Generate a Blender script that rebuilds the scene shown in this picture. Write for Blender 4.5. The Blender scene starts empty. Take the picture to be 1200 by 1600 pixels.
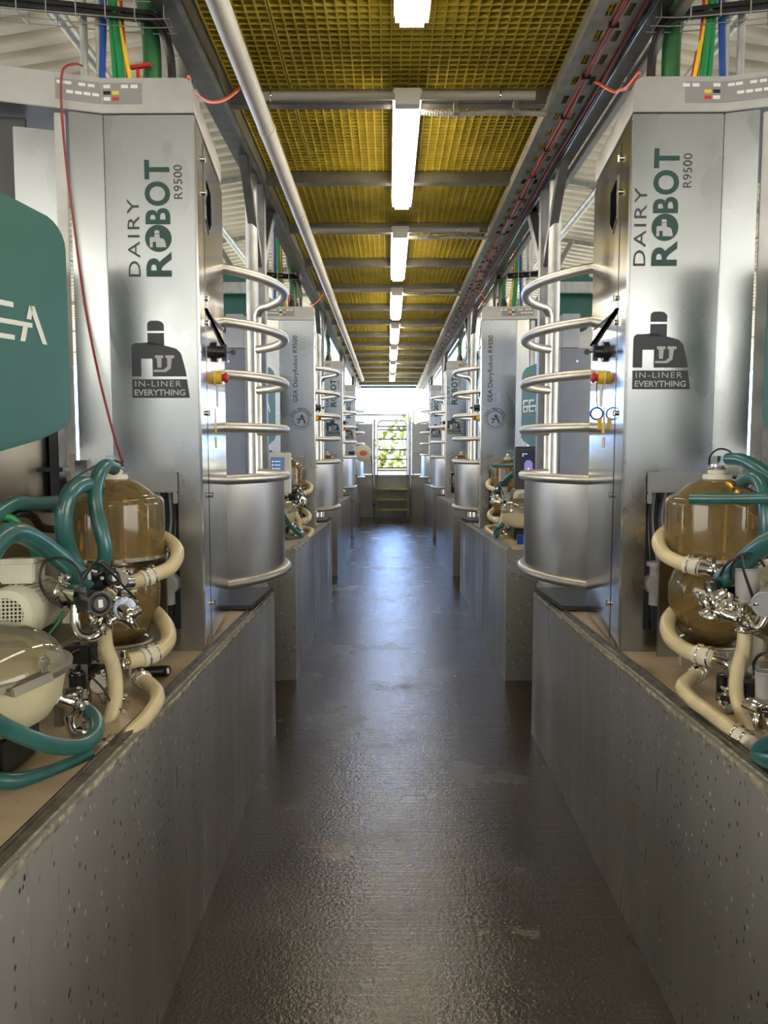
import bpy, bmesh, math, random
from mathutils import Vector, Matrix
random.seed(7)
PI = math.pi
# ------------------------------------------------------------ camera, world, sun, exposure
FPX = 1202.0
CAM = Vector((0.0, 0.0, 1.6))
PITCH = math.atan(100.0 / FPX)
YAW = math.atan(7.0 / FPX)
sc = bpy.context.scene
C = sc.collection
cd = bpy.data.cameras.new('camera')
cam = bpy.data.objects.new('camera', cd)
C.objects.link(cam)
cam.location = CAM
cam.rotation_euler = (PI / 2 - PITCH, 0, YAW)
cd.sensor_fit = 'VERTICAL'
cd.sensor_height = 36.0
cd.lens = 36.0 * FPX / 1600.0
cd.clip_start = 0.05
cd.clip_end = 300
sc.camera = cam
CM = cam.rotation_euler.to_matrix()

sc.view_settings.view_transform = 'Standard'
sc.view_settings.look = 'None'
sc.view_settings.gamma = 1.0
sc.view_settings.exposure = 0.0
sc.view_settings.use_curve_mapping = False

w = bpy.data.worlds.new('sky')
sc.world = w
w.use_nodes = True
wn = w.node_tree.nodes
wl = w.node_tree.links
wn.clear()
wo = wn.new('ShaderNodeOutputWorld')
wb = wn.new('ShaderNodeBackground')
wt = wn.new('ShaderNodeTexCoord')
ws = wn.new('ShaderNodeSeparateXYZ')
# warm hazy brightness all round, bluer open sky beyond the far end of the aisle
def wmap(src, lo, hi):
    q = wn.new('ShaderNodeMapRange')
    q.inputs['From Min'].default_value = lo
    q.inputs['From Max'].default_value = hi
    q.interpolation_type = 'SMOOTHSTEP'
    wl.new(src, q.inputs['Value'])
    return q.outputs[0]
def wmix(f, c1, c2):
    q = wn.new('ShaderNodeMix')
    q.data_type = 'RGBA'
    wl.new(f, q.inputs[0])
    for i_, c_ in ((6, c1), (7, c2)):
        if isinstance(c_, tuple):
            q.inputs[i_].default_value = (*c_, 1)
        else:
            wl.new(c_, q.inputs[i_])
    return q.outputs[2]
wl.new(wt.outputs['Generated'], ws.inputs[0])
side = wmix(wmap(ws.outputs['Z'], -0.10, 0.05), (4.6, 4.2, 3.4), (8.4, 8.1, 7.3))
ahead = wmix(wmap(ws.outputs['Z'], -0.06, 0.02), (3.0, 2.8, 2.0), (6.0, 10.0, 19.0))
wl.new(wmix(wmap(ws.outputs['Y'], 0.35, 0.8), side, ahead), wb.inputs[0])
wb.inputs[1].default_value = 1.0
wl.new(wb.outputs[0], wo.inputs[0])

sd = bpy.data.lights.new('sun', 'SUN')
sd.energy = 5.0
sd.angle = math.radians(2)
sd.color = (1.0, 0.95, 0.86)
sun = bpy.data.objects.new('sun', sd)
C.objects.link(sun)
sun.rotation_euler = (math.radians(32), math.radians(-14), 0)

LAMP_STRENGTH = 17.0
MID = 0.085          # corridor centre line
PITCHY = 4.33        # distance from one robot to the next
N = 4

# ------------------------------------------------------------ materials
def mat(name):
    m = bpy.data.materials.new(name)
    m.use_nodes = True
    return m, m.node_tree.nodes, m.node_tree.links, m.node_tree.nodes['Principled BSDF']

def noise(n, l, scale=5, detail=4, rough=0.6, vec=None, stretch=None):
    t = n.new('ShaderNodeTexNoise')
    t.inputs['Scale'].default_value = scale
    t.inputs['Detail'].default_value = detail
    t.inputs['Roughness'].default_value = rough
    tc = n.new('ShaderNodeTexCoord')
    src = tc.outputs['Object']
    if stretch:
        mp = n.new('ShaderNodeMapping')
        mp.inputs['Scale'].default_value = stretch
        l.new(src, mp.inputs[0])
        src = mp.outputs[0]
    l.new(src, t.inputs['Vector'])
    return t

def ramp(n, l, src, stops):
    r = n.new('ShaderNodeValToRGB')
    r.color_ramp.interpolation = 'EASE' if len(stops) == 2 else 'LINEAR'
    els = r.color_ramp.elements
    while len(els) < len(stops):
        els.new(0.5)
    for e_, (p, c) in zip(els, stops):
        e_.position = p
        e_.color = (*c, 1) if not isinstance(c, (int, float)) else (c, c, c, 1)
    l.new(src, r.inputs[0])
    return r.outputs[0]

def bump(n, l, src, b, strength=0.2, dist=0.01):
    k = n.new('ShaderNodeBump')
    k.inputs['Strength'].default_value = strength
    k.inputs['Distance'].default_value = dist
    l.new(src, k.inputs['Height'])
    l.new(k.outputs[0], b.inputs['Normal'])
    return k

def simple(name, col, rough=0.5, metal=0.0, var=0.0, scale=8, spec=None, rvar=0.0, coat=0.0):
    m, n, l, b = mat(name)
    b.inputs['Base Color'].default_value = (*col, 1)
    b.inputs['Roughness'].default_value = rough
    b.inputs['Metallic'].default_value = metal
    if coat:
        b.inputs['Coat Weight'].default_value = coat
        b.inputs['Coat Roughness'].default_value = 0.15
    if var:
        t = noise(n, l, scale)
        lo = tuple(c * (1 - var) for c in col)
        hi = tuple(min(1, c * (1 + var)) for c in col)
        l.new(ramp(n, l, t.outputs[0], [(0.3, lo), (0.7, hi)]), b.inputs['Base Color'])
    if rvar:
        t = noise(n, l, scale * 1.7)
        l.new(ramp(n, l, t.outputs[0], [(0.3, max(0.02, rough - rvar)), (0.7, rough + rvar)]), b.inputs['Roughness'])
    return m

def steel(name, col, r0, r1, scale=4, stretch=(1, 1, 1), bs=0.04, smudge=0.15, bsc=3):
    m, n, l, b = mat(name)
    b.inputs['Metallic'].default_value = 1.0
    t = noise(n, l, scale, 3, 0.55, stretch=stretch)
    lo = tuple(c * (1 - smudge) for c in col)
    l.new(ramp(n, l, t.outputs[0], [(0.25, lo), (0.75, col)]), b.inputs['Base Color'])
    t2 = noise(n, l, scale * 1.3, 4, 0.55, stretch=stretch)
    l.new(ramp(n, l, t2.outputs[0], [(0.2, r0), (0.8, r1)]), b.inputs['Roughness'])
    t3 = noise(n, l, bsc, 0, 0.5)
    bump(n, l, t3.outputs[0], b, bs, 0.02)
    return m

M = {}
M['steel'] = steel('brushed stainless steel', (0.43, 0.45, 0.455), 0.22, 0.33, 3, (1, 1, 0.6), 0.05, 0.14)
M['mirror'] = steel('polished stainless steel', (0.56, 0.55, 0.535), 0.11, 0.19, 4, (1, 1, 0.5), 0.03, 0.10, 2)
M['header'] = steel('dull stainless sheet', (0.46, 0.455, 0.44), 0.36, 0.5, 6, (1, 1, 1), 0.04, 0.18)
M['tube'] = steel('satin steel tube', (0.60, 0.575, 0.53), 0.40, 0.50, 9, (1, 1, 1), 0.01, 0.10)
M['galv'] = steel('galvanized steel', (0.50, 0.51, 0.50), 0.42, 0.58, 14, (1, 1, 0.5), 0.05, 0.30)
M['beam'] = steel('dull galvanized beam', (0.33, 0.33, 0.32), 0.38, 0.55, 10, (1, 1, 1), 0.03, 0.25)
M['chrome'] = simple('bright chrome', (0.74, 0.72, 0.67), 0.13, 1.0, 0.12, 30, rvar=0.06)
M['darksteel'] = steel('dark steel plate', (0.26, 0.255, 0.25), 0.32, 0.46, 4, (1, 1, 1), 0.03, 0.15)
M['black'] = simple('black plastic', (0.012, 0.012, 0.014), 0.34, rvar=0.08)
M['void'] = simple('matt black recess', (0.006, 0.006, 0.007), 1.0)
M['void'].node_tree.nodes['Principled BSDF'].inputs['Specular IOR Level'].default_value = 0.0
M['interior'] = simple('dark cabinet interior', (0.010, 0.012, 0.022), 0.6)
M['rubbermat'] = simple('black rubber mat', (0.035, 0.036, 0.038), 0.6, var=0.4, scale=60)
M['cream'] = simple('cream rubber hose', (0.66, 0.55, 0.33), 0.38, var=0.10, scale=12, coat=0.25)
M['cuff'] = simple('milky hose cuff', (0.70, 0.66, 0.54), 0.38, var=0.08, scale=20)
M['teal'] = simple('teal rubber hose', (0.028, 0.118, 0.112), 0.30, var=0.22, scale=14, coat=0.3)
M['tealbox'] = simple('teal painted plastic', (0.016, 0.105, 0.085), 0.42, var=0.06, scale=3)
M['greenpipe'] = simple('green ribbed pipe', (0.025, 0.13, 0.045), 0.35, var=0.1, scale=20)
M['green'] = simple('green hose', (0.01, 0.22, 0.07), 0.4)
M['blue'] = simple('blue hose', (0.01, 0.06, 0.32), 0.4)
M['yellow'] = simple('yellow plastic', (0.75, 0.52, 0.02), 0.4)
M['red'] = simple('red plastic', (0.50, 0.025, 0.02), 0.4)
M['redcable'] = simple('red cable', (0.22, 0.018, 0.018), 0.45)
M['orange'] = simple('orange hose', (0.62, 0.10, 0.03), 0.45)
M['white'] = simple('white plastic', (0.72, 0.71, 0.68), 0.4)
M['grey'] = simple('grey plastic', (0.30, 0.31, 0.33), 0.45)
M['cupgrey'] = simple('light grey plastic cup', (0.36, 0.35, 0.34), 0.4)
M['whitepipe'] = simple('white painted pipe', (0.60, 0.58, 0.54), 0.5, var=0.05, scale=3)
M['motor'] = simple('cream enamel', (0.56, 0.54, 0.42), 0.35, var=0.08, scale=9)
M['bowl'] = simple('cream plastic bowl', (0.62, 0.56, 0.36), 0.3, var=0.06, scale=9)
M['inkgreen'] = simple('dark green print', (0.006, 0.045, 0.036), 0.4)
M['ink'] = simple('dark grey print', (0.030, 0.034, 0.042), 0.4)
M['inkpale'] = simple('pale grey print', (0.42, 0.43, 0.44), 0.4)
M['labelgrey'] = simple('grey label strip', (0.24, 0.24, 0.245), 0.5)
M['grey_dk'] = simple('dark grey plastic', (0.07, 0.07, 0.065), 0.4)
M['cable'] = simple('grey cable', (0.30, 0.31, 0.34), 0.45)
M['conduit'] = simple('pale conduit', (0.42, 0.41, 0.37), 0.45)
M['cordstep'] = simple('yellow-green step', (0.33, 0.31, 0.10), 0.6, var=0.25, scale=20)
M['kraft'] = simple('white card', (0.7, 0.68, 0.6), 0.7)

def m_amber(name, tint, film, fac, gl=0.05):
    m, n, l, b = mat(name)
    n.remove(b)
    out = n['Material Output']
    tr = n.new('ShaderNodeBsdfTransparent'); tr.inputs[0].default_value = (*tint, 1)
    df = n.new('ShaderNodeBsdfDiffuse')
    t = noise(n, l, 9, 6, 0.7, stretch=(1, 1, 0.35))
    l.new(ramp(n, l, t.outputs[0], [(0.3, tuple(c * 0.65 for c in film)), (0.7, film)]), df.inputs[0])
    g = n.new('ShaderNodeBsdfGlossy'); g.inputs['Roughness'].default_value = gl; g.inputs[0].default_value = (1, 1, 1, 1)
    mx = n.new('ShaderNodeMixShader'); mx.inputs[0].default_value = fac
    l.new(tr.outputs[0], mx.inputs[1]); l.new(df.outputs[0], mx.inputs[2])
    fr = n.new('ShaderNodeFresnel'); fr.inputs[0].default_value = 1.45
    mx2 = n.new('ShaderNodeMixShader')
    l.new(fr.outputs[0], mx2.inputs[0]); l.new(mx.outputs[0], mx2.inputs[1]); l.new(g.outputs[0], mx2.inputs[2])
    l.new(mx2.outputs[0], out.inputs[0])
    return m
M['amber'] = m_amber('amber glass with milk film', (0.74, 0.54, 0.22), (0.40, 0.29, 0.12), 0.42)
M['dome'] = m_amber('clear speckled dome', (0.86, 0.82, 0.66), (0.50, 0.47, 0.36), 0.30)

def m_wall():
    m, n, l, b = mat('grey painted concrete')
    t = noise(n, l, 1.6, 5, 0.6, stretch=(1, 1, 0.25))
    c = ramp(n, l, t.outputs[0], [(0.3, (0.200, 0.194, 0.182)), (0.7, (0.250, 0.244, 0.232))])
    v = n.new('ShaderNodeTexVoronoi'); v.inputs['Scale'].default_value = 42; v.inputs['Randomness'].default_value = 1
    tc = n.new('ShaderNodeTexCoord')
    mp = n.new('ShaderNodeMapping'); mp.inputs['Scale'].default_value = (1, 1.0, 0.75)
    l.new(tc.outputs['Object'], mp.inputs[0]); l.new(mp.outputs[0], v.inputs['Vector'])
    pit = ramp(n, l, v.outputs['Distance'], [(0.17, 1.0), (0.22, 0.0)])
    cl = noise(n, l, 2.4, 2)
    clm = ramp(n, l, cl.outputs[0], [(0.42, 0.0), (0.50, 1.0)])
    mm = n.new('ShaderNodeMath'); mm.operation = 'MULTIPLY'
    l.new(pit, mm.inputs[0]); l.new(clm, mm.inputs[1])
    sel = ramp(n, l, v.outputs['Color'], [(0.62, (0.03, 0.028, 0.025)), (0.66, (0.5, 0.49, 0.46))])
    mx = n.new('ShaderNodeMix'); mx.data_type = 'RGBA'
    l.new(mm.outputs[0], mx.inputs[0]); l.new(c, mx.inputs[6]); l.new(sel, mx.inputs[7])
    l.new(mx.outputs[2], b.inputs['Base Color'])
    t2 = noise(n, l, 5, 4, 0.6, stretch=(1, 1, 0.12))
    l.new(ramp(n, l, t2.outputs[0], [(0.3, 0.26), (0.7, 0.42)]), b.inputs['Roughness'])
    t3 = noise(n, l, 30, 4, 0.6, stretch=(1, 1, 0.25))
    ad = n.new('ShaderNodeMath'); ad.operation = 'SUBTRACT'
    l.new(t3.outputs[0], ad.inputs[0]); l.new(mm.outputs[0], ad.inputs[1])
    bump(n, l, ad.outputs[0], b, 0.16, 0.003)
    return m
M['wall'] = m_wall()

def m_floor():
    m, n, l, b = mat('wet brushed concrete')
    t = noise(n, l, 0.8, 5, 0.6)
    t1 = noise(n, l, 110, 3, 0.7)
    c1 = ramp(n, l, t.outputs[0], [(0.30, (0.034, 0.025, 0.012)), (0.5, (0.052, 0.042, 0.026)), (0.72, (0.085, 0.072, 0.052))])
    mx = n.new('ShaderNodeMix'); mx.data_type = 'RGBA'; mx.blend_type = 'MULTIPLY'; mx.inputs[0].default_value = 0.7
    l.new(c1, mx.inputs[6])
    l.new(ramp(n, l, t1.outputs[0], [(0.3, 0.45), (0.65, 1.0)]), mx.inputs[7])
    dn = noise(n, l, 2.3, 5, 0.6)
    dry = ramp(n, l, dn.outputs[0], [(0.62, 0.0), (0.68, 1.0)])
    mx2 = n.new('ShaderNodeMix'); mx2.data_type = 'RGBA'
    l.new(dry, mx2.inputs[0]); l.new(mx.outputs[2], mx2.inputs[6]); mx2.inputs[7].default_value = (0.17, 0.135, 0.09, 1)
    l.new(mx2.outputs[2], b.inputs['Base Color'])
    p = noise(n, l, 2.2, 5, 0.6, stretch=(0.8, 0.7, 1))
    l.new(ramp(n, l, p.outputs[0], [(0.34, 0.06), (0.48, 0.11), (0.58, 0.24), (0.70, 0.42)]), b.inputs['Roughness'])
    b.inputs['Specular IOR Level'].default_value = 1.0
    b.inputs['IOR'].default_value = 1.6
    g = noise(n, l, 70, 3, 0.65)
    br = noise(n, l, 24, 3, 0.6, stretch=(0.10, 2.4, 1))
    a = n.new('ShaderNodeMath'); a.operation = 'MULTIPLY_ADD'; a.inputs[1].default_value = 1.3
    l.new(br.outputs[0], a.inputs[0]); l.new(g.outputs[0], a.inputs[2])
    bump(n, l, a.outputs[0], b, 0.45, 0.0055)
    return m
M['floor'] = m_floor()

def m_top():
    m, n, l, b = mat('tan scuffed platform sheet')
    t = noise(n, l, 4, 6, 0.65)
    l.new(ramp(n, l, t.outputs[0], [(0.30, (0.16, 0.115, 0.070)), (0.45, (0.38, 0.29, 0.185)), (0.7, (0.52, 0.42, 0.29))]), b.inputs['Base Color'])
    l.new(ramp(n, l, t.outputs[0], [(0.3, 0.30), (0.7, 0.5)]), b.inputs['Roughness'])
    return m
M['top'] = m_top()
M['edge'] = steel('worn edge steel', (0.42, 0.39, 0.33), 0.25, 0.45, 20, (1, 1, 1), 0.1, 0.5)
M['chip'] = simple('chipped cement lip', (0.30, 0.27, 0.20), 0.7, var=0.5, scale=35)
M['slab'] = simple('stall floor', (0.12, 0.11, 0.10), 0.7, var=0.3, scale=3)

def m_grate():
    m, n, l, b = mat('yellow fibreglass grating')
    t = noise(n, l, 2.5, 4)
    l.new(ramp(n, l, t.outputs[0], [(0.3, (0.44, 0.34, 0.035)), (0.7, (0.62, 0.50, 0.06))]), b.inputs['Base Color'])
    b.inputs['Roughness'].default_value = 0.45
    return m
M['grate'] = m_grate()

def m_roof():
    m, n, l, b = mat('cream corrugated roofing')
    t = noise(n, l, 1.2, 3)
    l.new(ramp(n, l, t.outputs[0], [(0.3, (0.76, 0.73, 0.64)), (0.7, (0.86, 0.83, 0.74))]), b.inputs['Base Color'])
    b.inputs['Roughness'].default_value = 0.45
    return m
M['roof'] = m_roof()
def m_emit(name, col, st):
    m, n, l, b = mat(name)
    b.inputs['Base Color'].default_value = (*(min(1, c_) * (1.0 if st > 5 else 0.5) for c_ in col), 1)
    b.inputs['Emission Color'].default_value = (*col, 1)
    b.inputs['Emission Strength'].default_value = st
    return m
M['lamp'] = m_emit('glowing diffuser', (1.0, 0.89, 0.70), LAMP_STRENGTH)
M['screen'] = m_emit('lit screen', (0.10, 0.17, 0.30), 0.7)
M['screenink'] = m_emit('screen white', (0.7, 0.8, 1.0), 1.2)
M['screendark'] = m_emit('dark lit screen', (0.015, 0.02, 0.05), 0.8)
M['screenpurple'] = m_emit('screen purple', (0.28, 0.22, 0.5), 0.8)
M['leaf'] = simple('sunlit foliage', (0.22, 0.28, 0.05), 0.6, var=0.5, scale=3)
M['earth'] = simple('dry ground', (0.50, 0.44, 0.28), 0.9, var=0.3, scale=1)

# ------------------------------------------------------------ mesh helpers
def V(*a):
    return Vector(a)

def at(px, py, Y):
    """point at distance Y seen at a pixel of the 1200 x 1600 frame"""
    d = CM @ Vector(((px - 600.0) / FPX, (800.0 - py) / FPX, -1.0))
    return CAM + d * (Y / d.y)

def zpx(py, Y):
    return CAM.z + Y * math.tan(math.atan((800.0 - py) / FPX) - PITCH)

def frame(z):
    z = z.normalized()
    a = Vector((0, 0, 1)) if abs(z.z) < 0.9 else Vector((1, 0, 0))
    x = a.cross(z).normalized()
    return x, z.cross(x), z

def smoothpts(pts, n=6):
    pts = [Vector(p) for p in pts]
    if len(pts) < 3:
        return pts
    q = [pts[0] * 2 - pts[1]] + pts + [pts[-1] * 2 - pts[-2]]
    out = []
    for i in range(1, len(q) - 2):
        a, b_, c, d = q[i - 1], q[i], q[i + 1], q[i + 2]
        for k in range(n):
            t = k / n
            out.append(0.5 * ((2 * b_) + (c - a) * t + (2 * a - 5 * b_ + 4 * c - d) * t * t + (3 * b_ - a - 3 * c + d) * t ** 3))
    out.append(pts[-1])
    return out

class MB:
    def __init__(s):
        s.v = []; s.f = []
    def add(s, vs, fs):
        o = len(s.v)
        s.v += [Vector(p) for p in vs]
        s.f += [tuple(i + o for i in f) for f in fs]
        return s
    def box(s, c, size, R=None):
        c = Vector(c); hx, hy, hz = (k / 2 for k in size)
        vs = [Vector((x, y, z)) for x in (-hx, hx) for y in (-hy, hy) for z in (-hz, hz)]
        if R is not None:
            vs = [R @ p for p in vs]
        return s.add([c + p for p in vs], [(0, 1, 3, 2), (4, 6, 7, 5), (0, 4, 5, 1), (2, 3, 7, 6), (0, 2, 6, 4), (1, 5, 7, 3)])
    def bx(s, x0, x1, y0, y1, z0, z1):
        return s.box(((x0 + x1) / 2, (y0 + y1) / 2, (z0 + z1) / 2), (abs(x1 - x0), abs(y1 - y0), abs(z1 - z0)))
    def bar(s, p0, p1, wd, ht):
        p0, p1 = Vector(p0), Vector(p1)
        x, y, z = frame(p1 - p0)
        vs = []
        for p in (p0, p1):
            for a, b_ in ((-1, -1), (1, -1), (1, 1), (-1, 1)):
                vs.append(p + x * a * wd / 2 + y * b_ * ht / 2)
        return s.add(vs, [(3, 2, 1, 0), (4, 5, 6, 7), (0, 1, 5, 4), (1, 2, 6, 5), (2, 3, 7, 6), (3, 0, 4, 7)])
    def cyl(s, p0, p1, r0, r1=None, n=20, caps=True):
        r1 = r0 if r1 is None else r1
        p0, p1 = Vector(p0), Vector(p1)
        x, y, z = frame(p1 - p0)
        vs = []
        for p, r in ((p0, r0), (p1, r1)):
            for k in range(n):
                a = 2 * PI * k / n
                vs.append(p + x * math.cos(a) * r + y * math.sin(a) * r)
        fs = [(k, (k + 1) % n, n + (k + 1) % n, n + k) for k in range(n)]
        if caps:
            fs += [tuple(range(n - 1, -1, -1)), tuple(range(n, 2 * n))]
        return s.add(vs, fs)
    def tube(s, pts, r, n=12, smooth=6, rs=None):
        P = smoothpts(pts, smooth) if smooth else [Vector(p) for p in pts]
        m = len(P)
        vs = []; fs = []
        x = None
        for i, p in enumerate(P):
            t = (P[min(i + 1, m - 1)] - P[max(i - 1, 0)]).normalized()
            if x is None:
                x, y, _ = frame(t)
            x = (x - t * x.dot(t)).normalized()
            y = t.cross(x)
            rr = r if rs is None else rs(i / (m - 1))
            for k in range(n):
                a = 2 * PI * k / n
                vs.append(p + x * math.cos(a) * rr + y * math.sin(a) * rr)
        for i in range(m - 1):
            for k in range(n):
                fs.append((i * n + k, i * n + (k + 1) % n, (i + 1) * n + (k + 1) % n, (i + 1) * n + k))
        fs += [tuple(range(n - 1, -1, -1)), tuple((m - 1) * n + k for k in range(n))]
        return s.add(vs, fs)
    def lathe(s, prof, c, axis=(0, 0, 1), n=40, close=False):
        c = Vector(c); x, y, z = frame(Vector(axis))
        m = len(prof); vs = []; fs = []
        for r, h in prof:
            for k in range(n):
                a = 2 * PI * k / n
                vs.append(c + z * h + x * math.cos(a) * r + y * math.sin(a) * r)
        for i in range(m - 1 + (1 if close else 0)):
            j = (i + 1) % m
            for k in range(n):
                fs.append((i * n + k, i * n + (k + 1) % n, j * n + (k + 1) % n, j * n + k))
        return s.add(vs, fs)
    def torus(s, c, axis, R, r, n=28, m=8):
        return s.lathe([(R + r * math.cos(2 * PI * k / m), r * math.sin(2 * PI * k / m)) for k in range(m)], c, axis, n, close=True)
    def prism(s, poly, z0, z1):
        """plan polygon (x, y) to a vertical prism; z0/z1 numbers or functions of y"""
        n = len(poly)
        f0 = z0 if callable(z0) else (lambda y: z0)
        f1 = z1 if callable(z1) else (lambda y: z1)
        vs = [(x, y, f0(y)) for x, y in poly] + [(x, y, f1(y)) for x, y in poly]
        return s.add(vs, [tuple(range(n - 1, -1, -1)), tuple(range(n, 2 * n))] + [(k, (k + 1) % n, n + (k + 1) % n, n + k) for k in range(n)])
    def plate(s, o, ex, ey, poly, th):
        """polygon drawn in the plane (o, ex, ey), thickened along ex x ey"""
        o, ex, ey = Vector(o), Vector(ex), Vector(ey)
        nn = ex.cross(ey).normalized() * th
        n = len(poly)
        vs = [o + ex * a + ey * b_ for a, b_ in poly]
        vs += [p + nn for p in vs]
        return s.add(vs, [tuple(range(n - 1, -1, -1)), tuple(range(n, 2 * n))] + [(k, (k + 1) % n, n + (k + 1) % n, n + k) for k in range(n)])
    def build(s, name, material, parent=None, bevel=0, angle=35, loc=None):
        me = bpy.data.meshes.new(name)
        if parent is not None:
            off = world_loc(parent)
        else:
            if loc is None:
                xs = [p.x for p in s.v]; ys = [p.y for p in s.v]; zs = [p.z for p in s.v]
                loc = ((min(xs) + max(xs)) / 2, (min(ys) + max(ys)) / 2, min(zs))
            off = Vector(loc)
        me.from_pydata([p - off for p in s.v], [], s.f)
        bm = bmesh.new(); bm.from_mesh(me)
        bmesh.ops.recalc_face_normals(bm, faces=bm.faces)
        if bevel:
            es = [e_ for e_ in bm.edges if len(e_.link_faces) == 2 and e_.calc_face_angle(0) > 0.6]
            bmesh.ops.bevel(bm, geom=es, offset=bevel, segments=2, affect='EDGES', clamp_overlap=True)
        bm.to_mesh(me); bm.free()
        me.materials.append(material)
        me.polygons.foreach_set('use_smooth', [True] * len(me.polygons))
        me.set_sharp_from_angle(angle=math.radians(angle))
        o = bpy.data.objects.new(name, me)
        C.objects.link(o)
        if parent is not None:
            o.parent = parent
        else:
            o.location = off
        return o

def world_loc(o):
    p = Vector((0, 0, 0))
    while o is not None:
        p += o.location
        o = o.parent
    return p

def tag(o, label, cat, group=None, kind=None):
    o['label'] = label; o['category'] = cat
    if group: o['group'] = group
    if kind: o['kind'] = kind
    return o

def thing(name, label, cat, loc, group=None):
    o = bpy.data.objects.new(name, None)
    o.empty_display_size = 0.1
    C.objects.link(o)
    o.location = loc
    return tag(o, label, cat, group)

def struct(o):
    o['kind'] = 'structure'
    return o

def kids(o):
    return [c for c in bpy.data.objects if c.parent == o]

def copy_tree(o, dy, label=None):
    c = o.copy(); C.objects.link(c)
    c.location = o.location + Vector((0, dy, 0))
    if label: c['label'] = label
    for ch in CH.get(o.name, []):
        d = ch.copy(); C.objects.link(d); d.parent = c
        for g in CH.get(ch.name, []):
            q = g.copy(); C.objects.link(q); q.parent = d
    return c

_tc = {}
def text_mesh(txt, bold=0.0, spacing=1.0):
    key = (txt, bold, spacing)
    if key in _tc: return _tc[key]
    cu = bpy.data.curves.new('txt', 'FONT')
    cu.body = txt; cu.size = 1; cu.offset = bold; cu.space_character = spacing
    cu.resolution_u = 4
    o = bpy.data.objects.new('txt', cu); C.objects.link(o)
    bpy.context.view_layer.update()
    dg = bpy.context.evaluated_depsgraph_get()
    me = bpy.data.meshes.new_from_object(o.evaluated_get(dg))
    vs = [v.co.copy() for v in me.vertices]; fs = [tuple(p.vertices) for p in me.polygons]
    bpy.data.objects.remove(o); bpy.data.curves.remove(cu); bpy.data.meshes.remove(me)
    _tc[key] = (vs, fs)
    return _tc[key]

def add_text(mb, txt, o, ex, ey, wd, ht, bold=0.0, spacing=1.0):
    """lettering whose bounding box starts at o and spans wd along ex, ht along ey"""
    vs, fs = text_mesh(txt, bold, spacing)
    x0 = min(v.x for v in vs); x1 = max(v.x for v in vs); y0 = min(v.y for v in vs); y1 = max(v.y for v in vs)
    o, ex, ey = Vector(o), Vector(ex), Vector(ey)
    sx = wd / (x1 - x0); sy = ht / (y1 - y0)
    mb.add([o + ex * (v.x - x0) * sx + ey * (v.y - y0) * sy for v in vs], fs)

class Frame2:
    """flat decoration drawn on a face: o origin, ex/ey axes, en outward normal"""
    def __init__(s, o, ex, ey, en):
        s.o, s.ex, s.ey, s.en = Vector(o), Vector(ex), Vector(ey), Vector(en)
    def poly(s, mb, pts, lift=0.0012, th=0.0006):
        nn = s.ex.cross(s.ey).normalized()
        b0 = s.o + s.en * lift
        n = len(pts)
        vs = [b0 + s.ex * a + s.ey * b_ for a, b_ in pts]
        vs += [p - s.en * th for p in vs]
        mb.add(vs, [tuple(range(n)), tuple(range(2 * n - 1, n - 1, -1))] + [(k, (k + 1) % n, n + (k + 1) % n, n + k) for k in range(n)])
    def rect(s, mb, a0, b0, a1, b1, lift=0.0012):
        s.poly(mb, [(a0, b0), (a1, b0), (a1, b1), (a0, b1)], lift)
    def ring(s, mb, ca, cb, r0, r1, lift=0.0012, n=40):
        o = s.o + s.en * lift
        vs = []
        for k in range(n):
            t = 2 * PI * k / n
            for r in (r0, r1):
                vs.append(o + s.ex * (ca + r * math.cos(t)) + s.ey * (cb + r * math.sin(t)))
        mb.add(vs, [(2 * k, 2 * k + 1, (2 * k + 3) % (2 * n), (2 * k + 2) % (2 * n)) for k in range(n)])
    def disc(s, mb, ca, cb, r, lift=0.0012, n=32):
        s.poly(mb, [(ca + r * math.cos(2 * PI * k / n), cb + r * math.sin(2 * PI * k / n)) for k in range(n)], lift)
    def text(s, mb, txt, a0, b0, wd, ht, up=False, lift=0.0013, bold=0.0, spacing=1.0):
        o = s.o + s.en * lift
        if up:   # reads upwards: starts at (a0 = right side, b0 = bottom)
            add_text(mb, txt, o + s.ex * a0 + s.ey * b0, s.ey, -s.ex, wd, ht, bold, spacing)
        else:
            add_text(mb, txt, o + s.ex * a0 + s.ey * b0, s.ex, s.ey, wd, ht, bold, spacing)

def topz(y):
    """height of the platform beside the corridor, within the first bay"""
    return 0.80 + 0.032 * (4.3 - y)

PLACE = {-1: ['nearest left robot', 'second left robot', 'third left robot', 'farthest left robot'],
         1: ['nearest right robot', 'second right robot', 'third right robot', 'farthest right robot']}
SIDE = {-1: 'left', 1: 'right'}
ITEMS = []   # (root, label template, how many bays it is repeated in)

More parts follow.
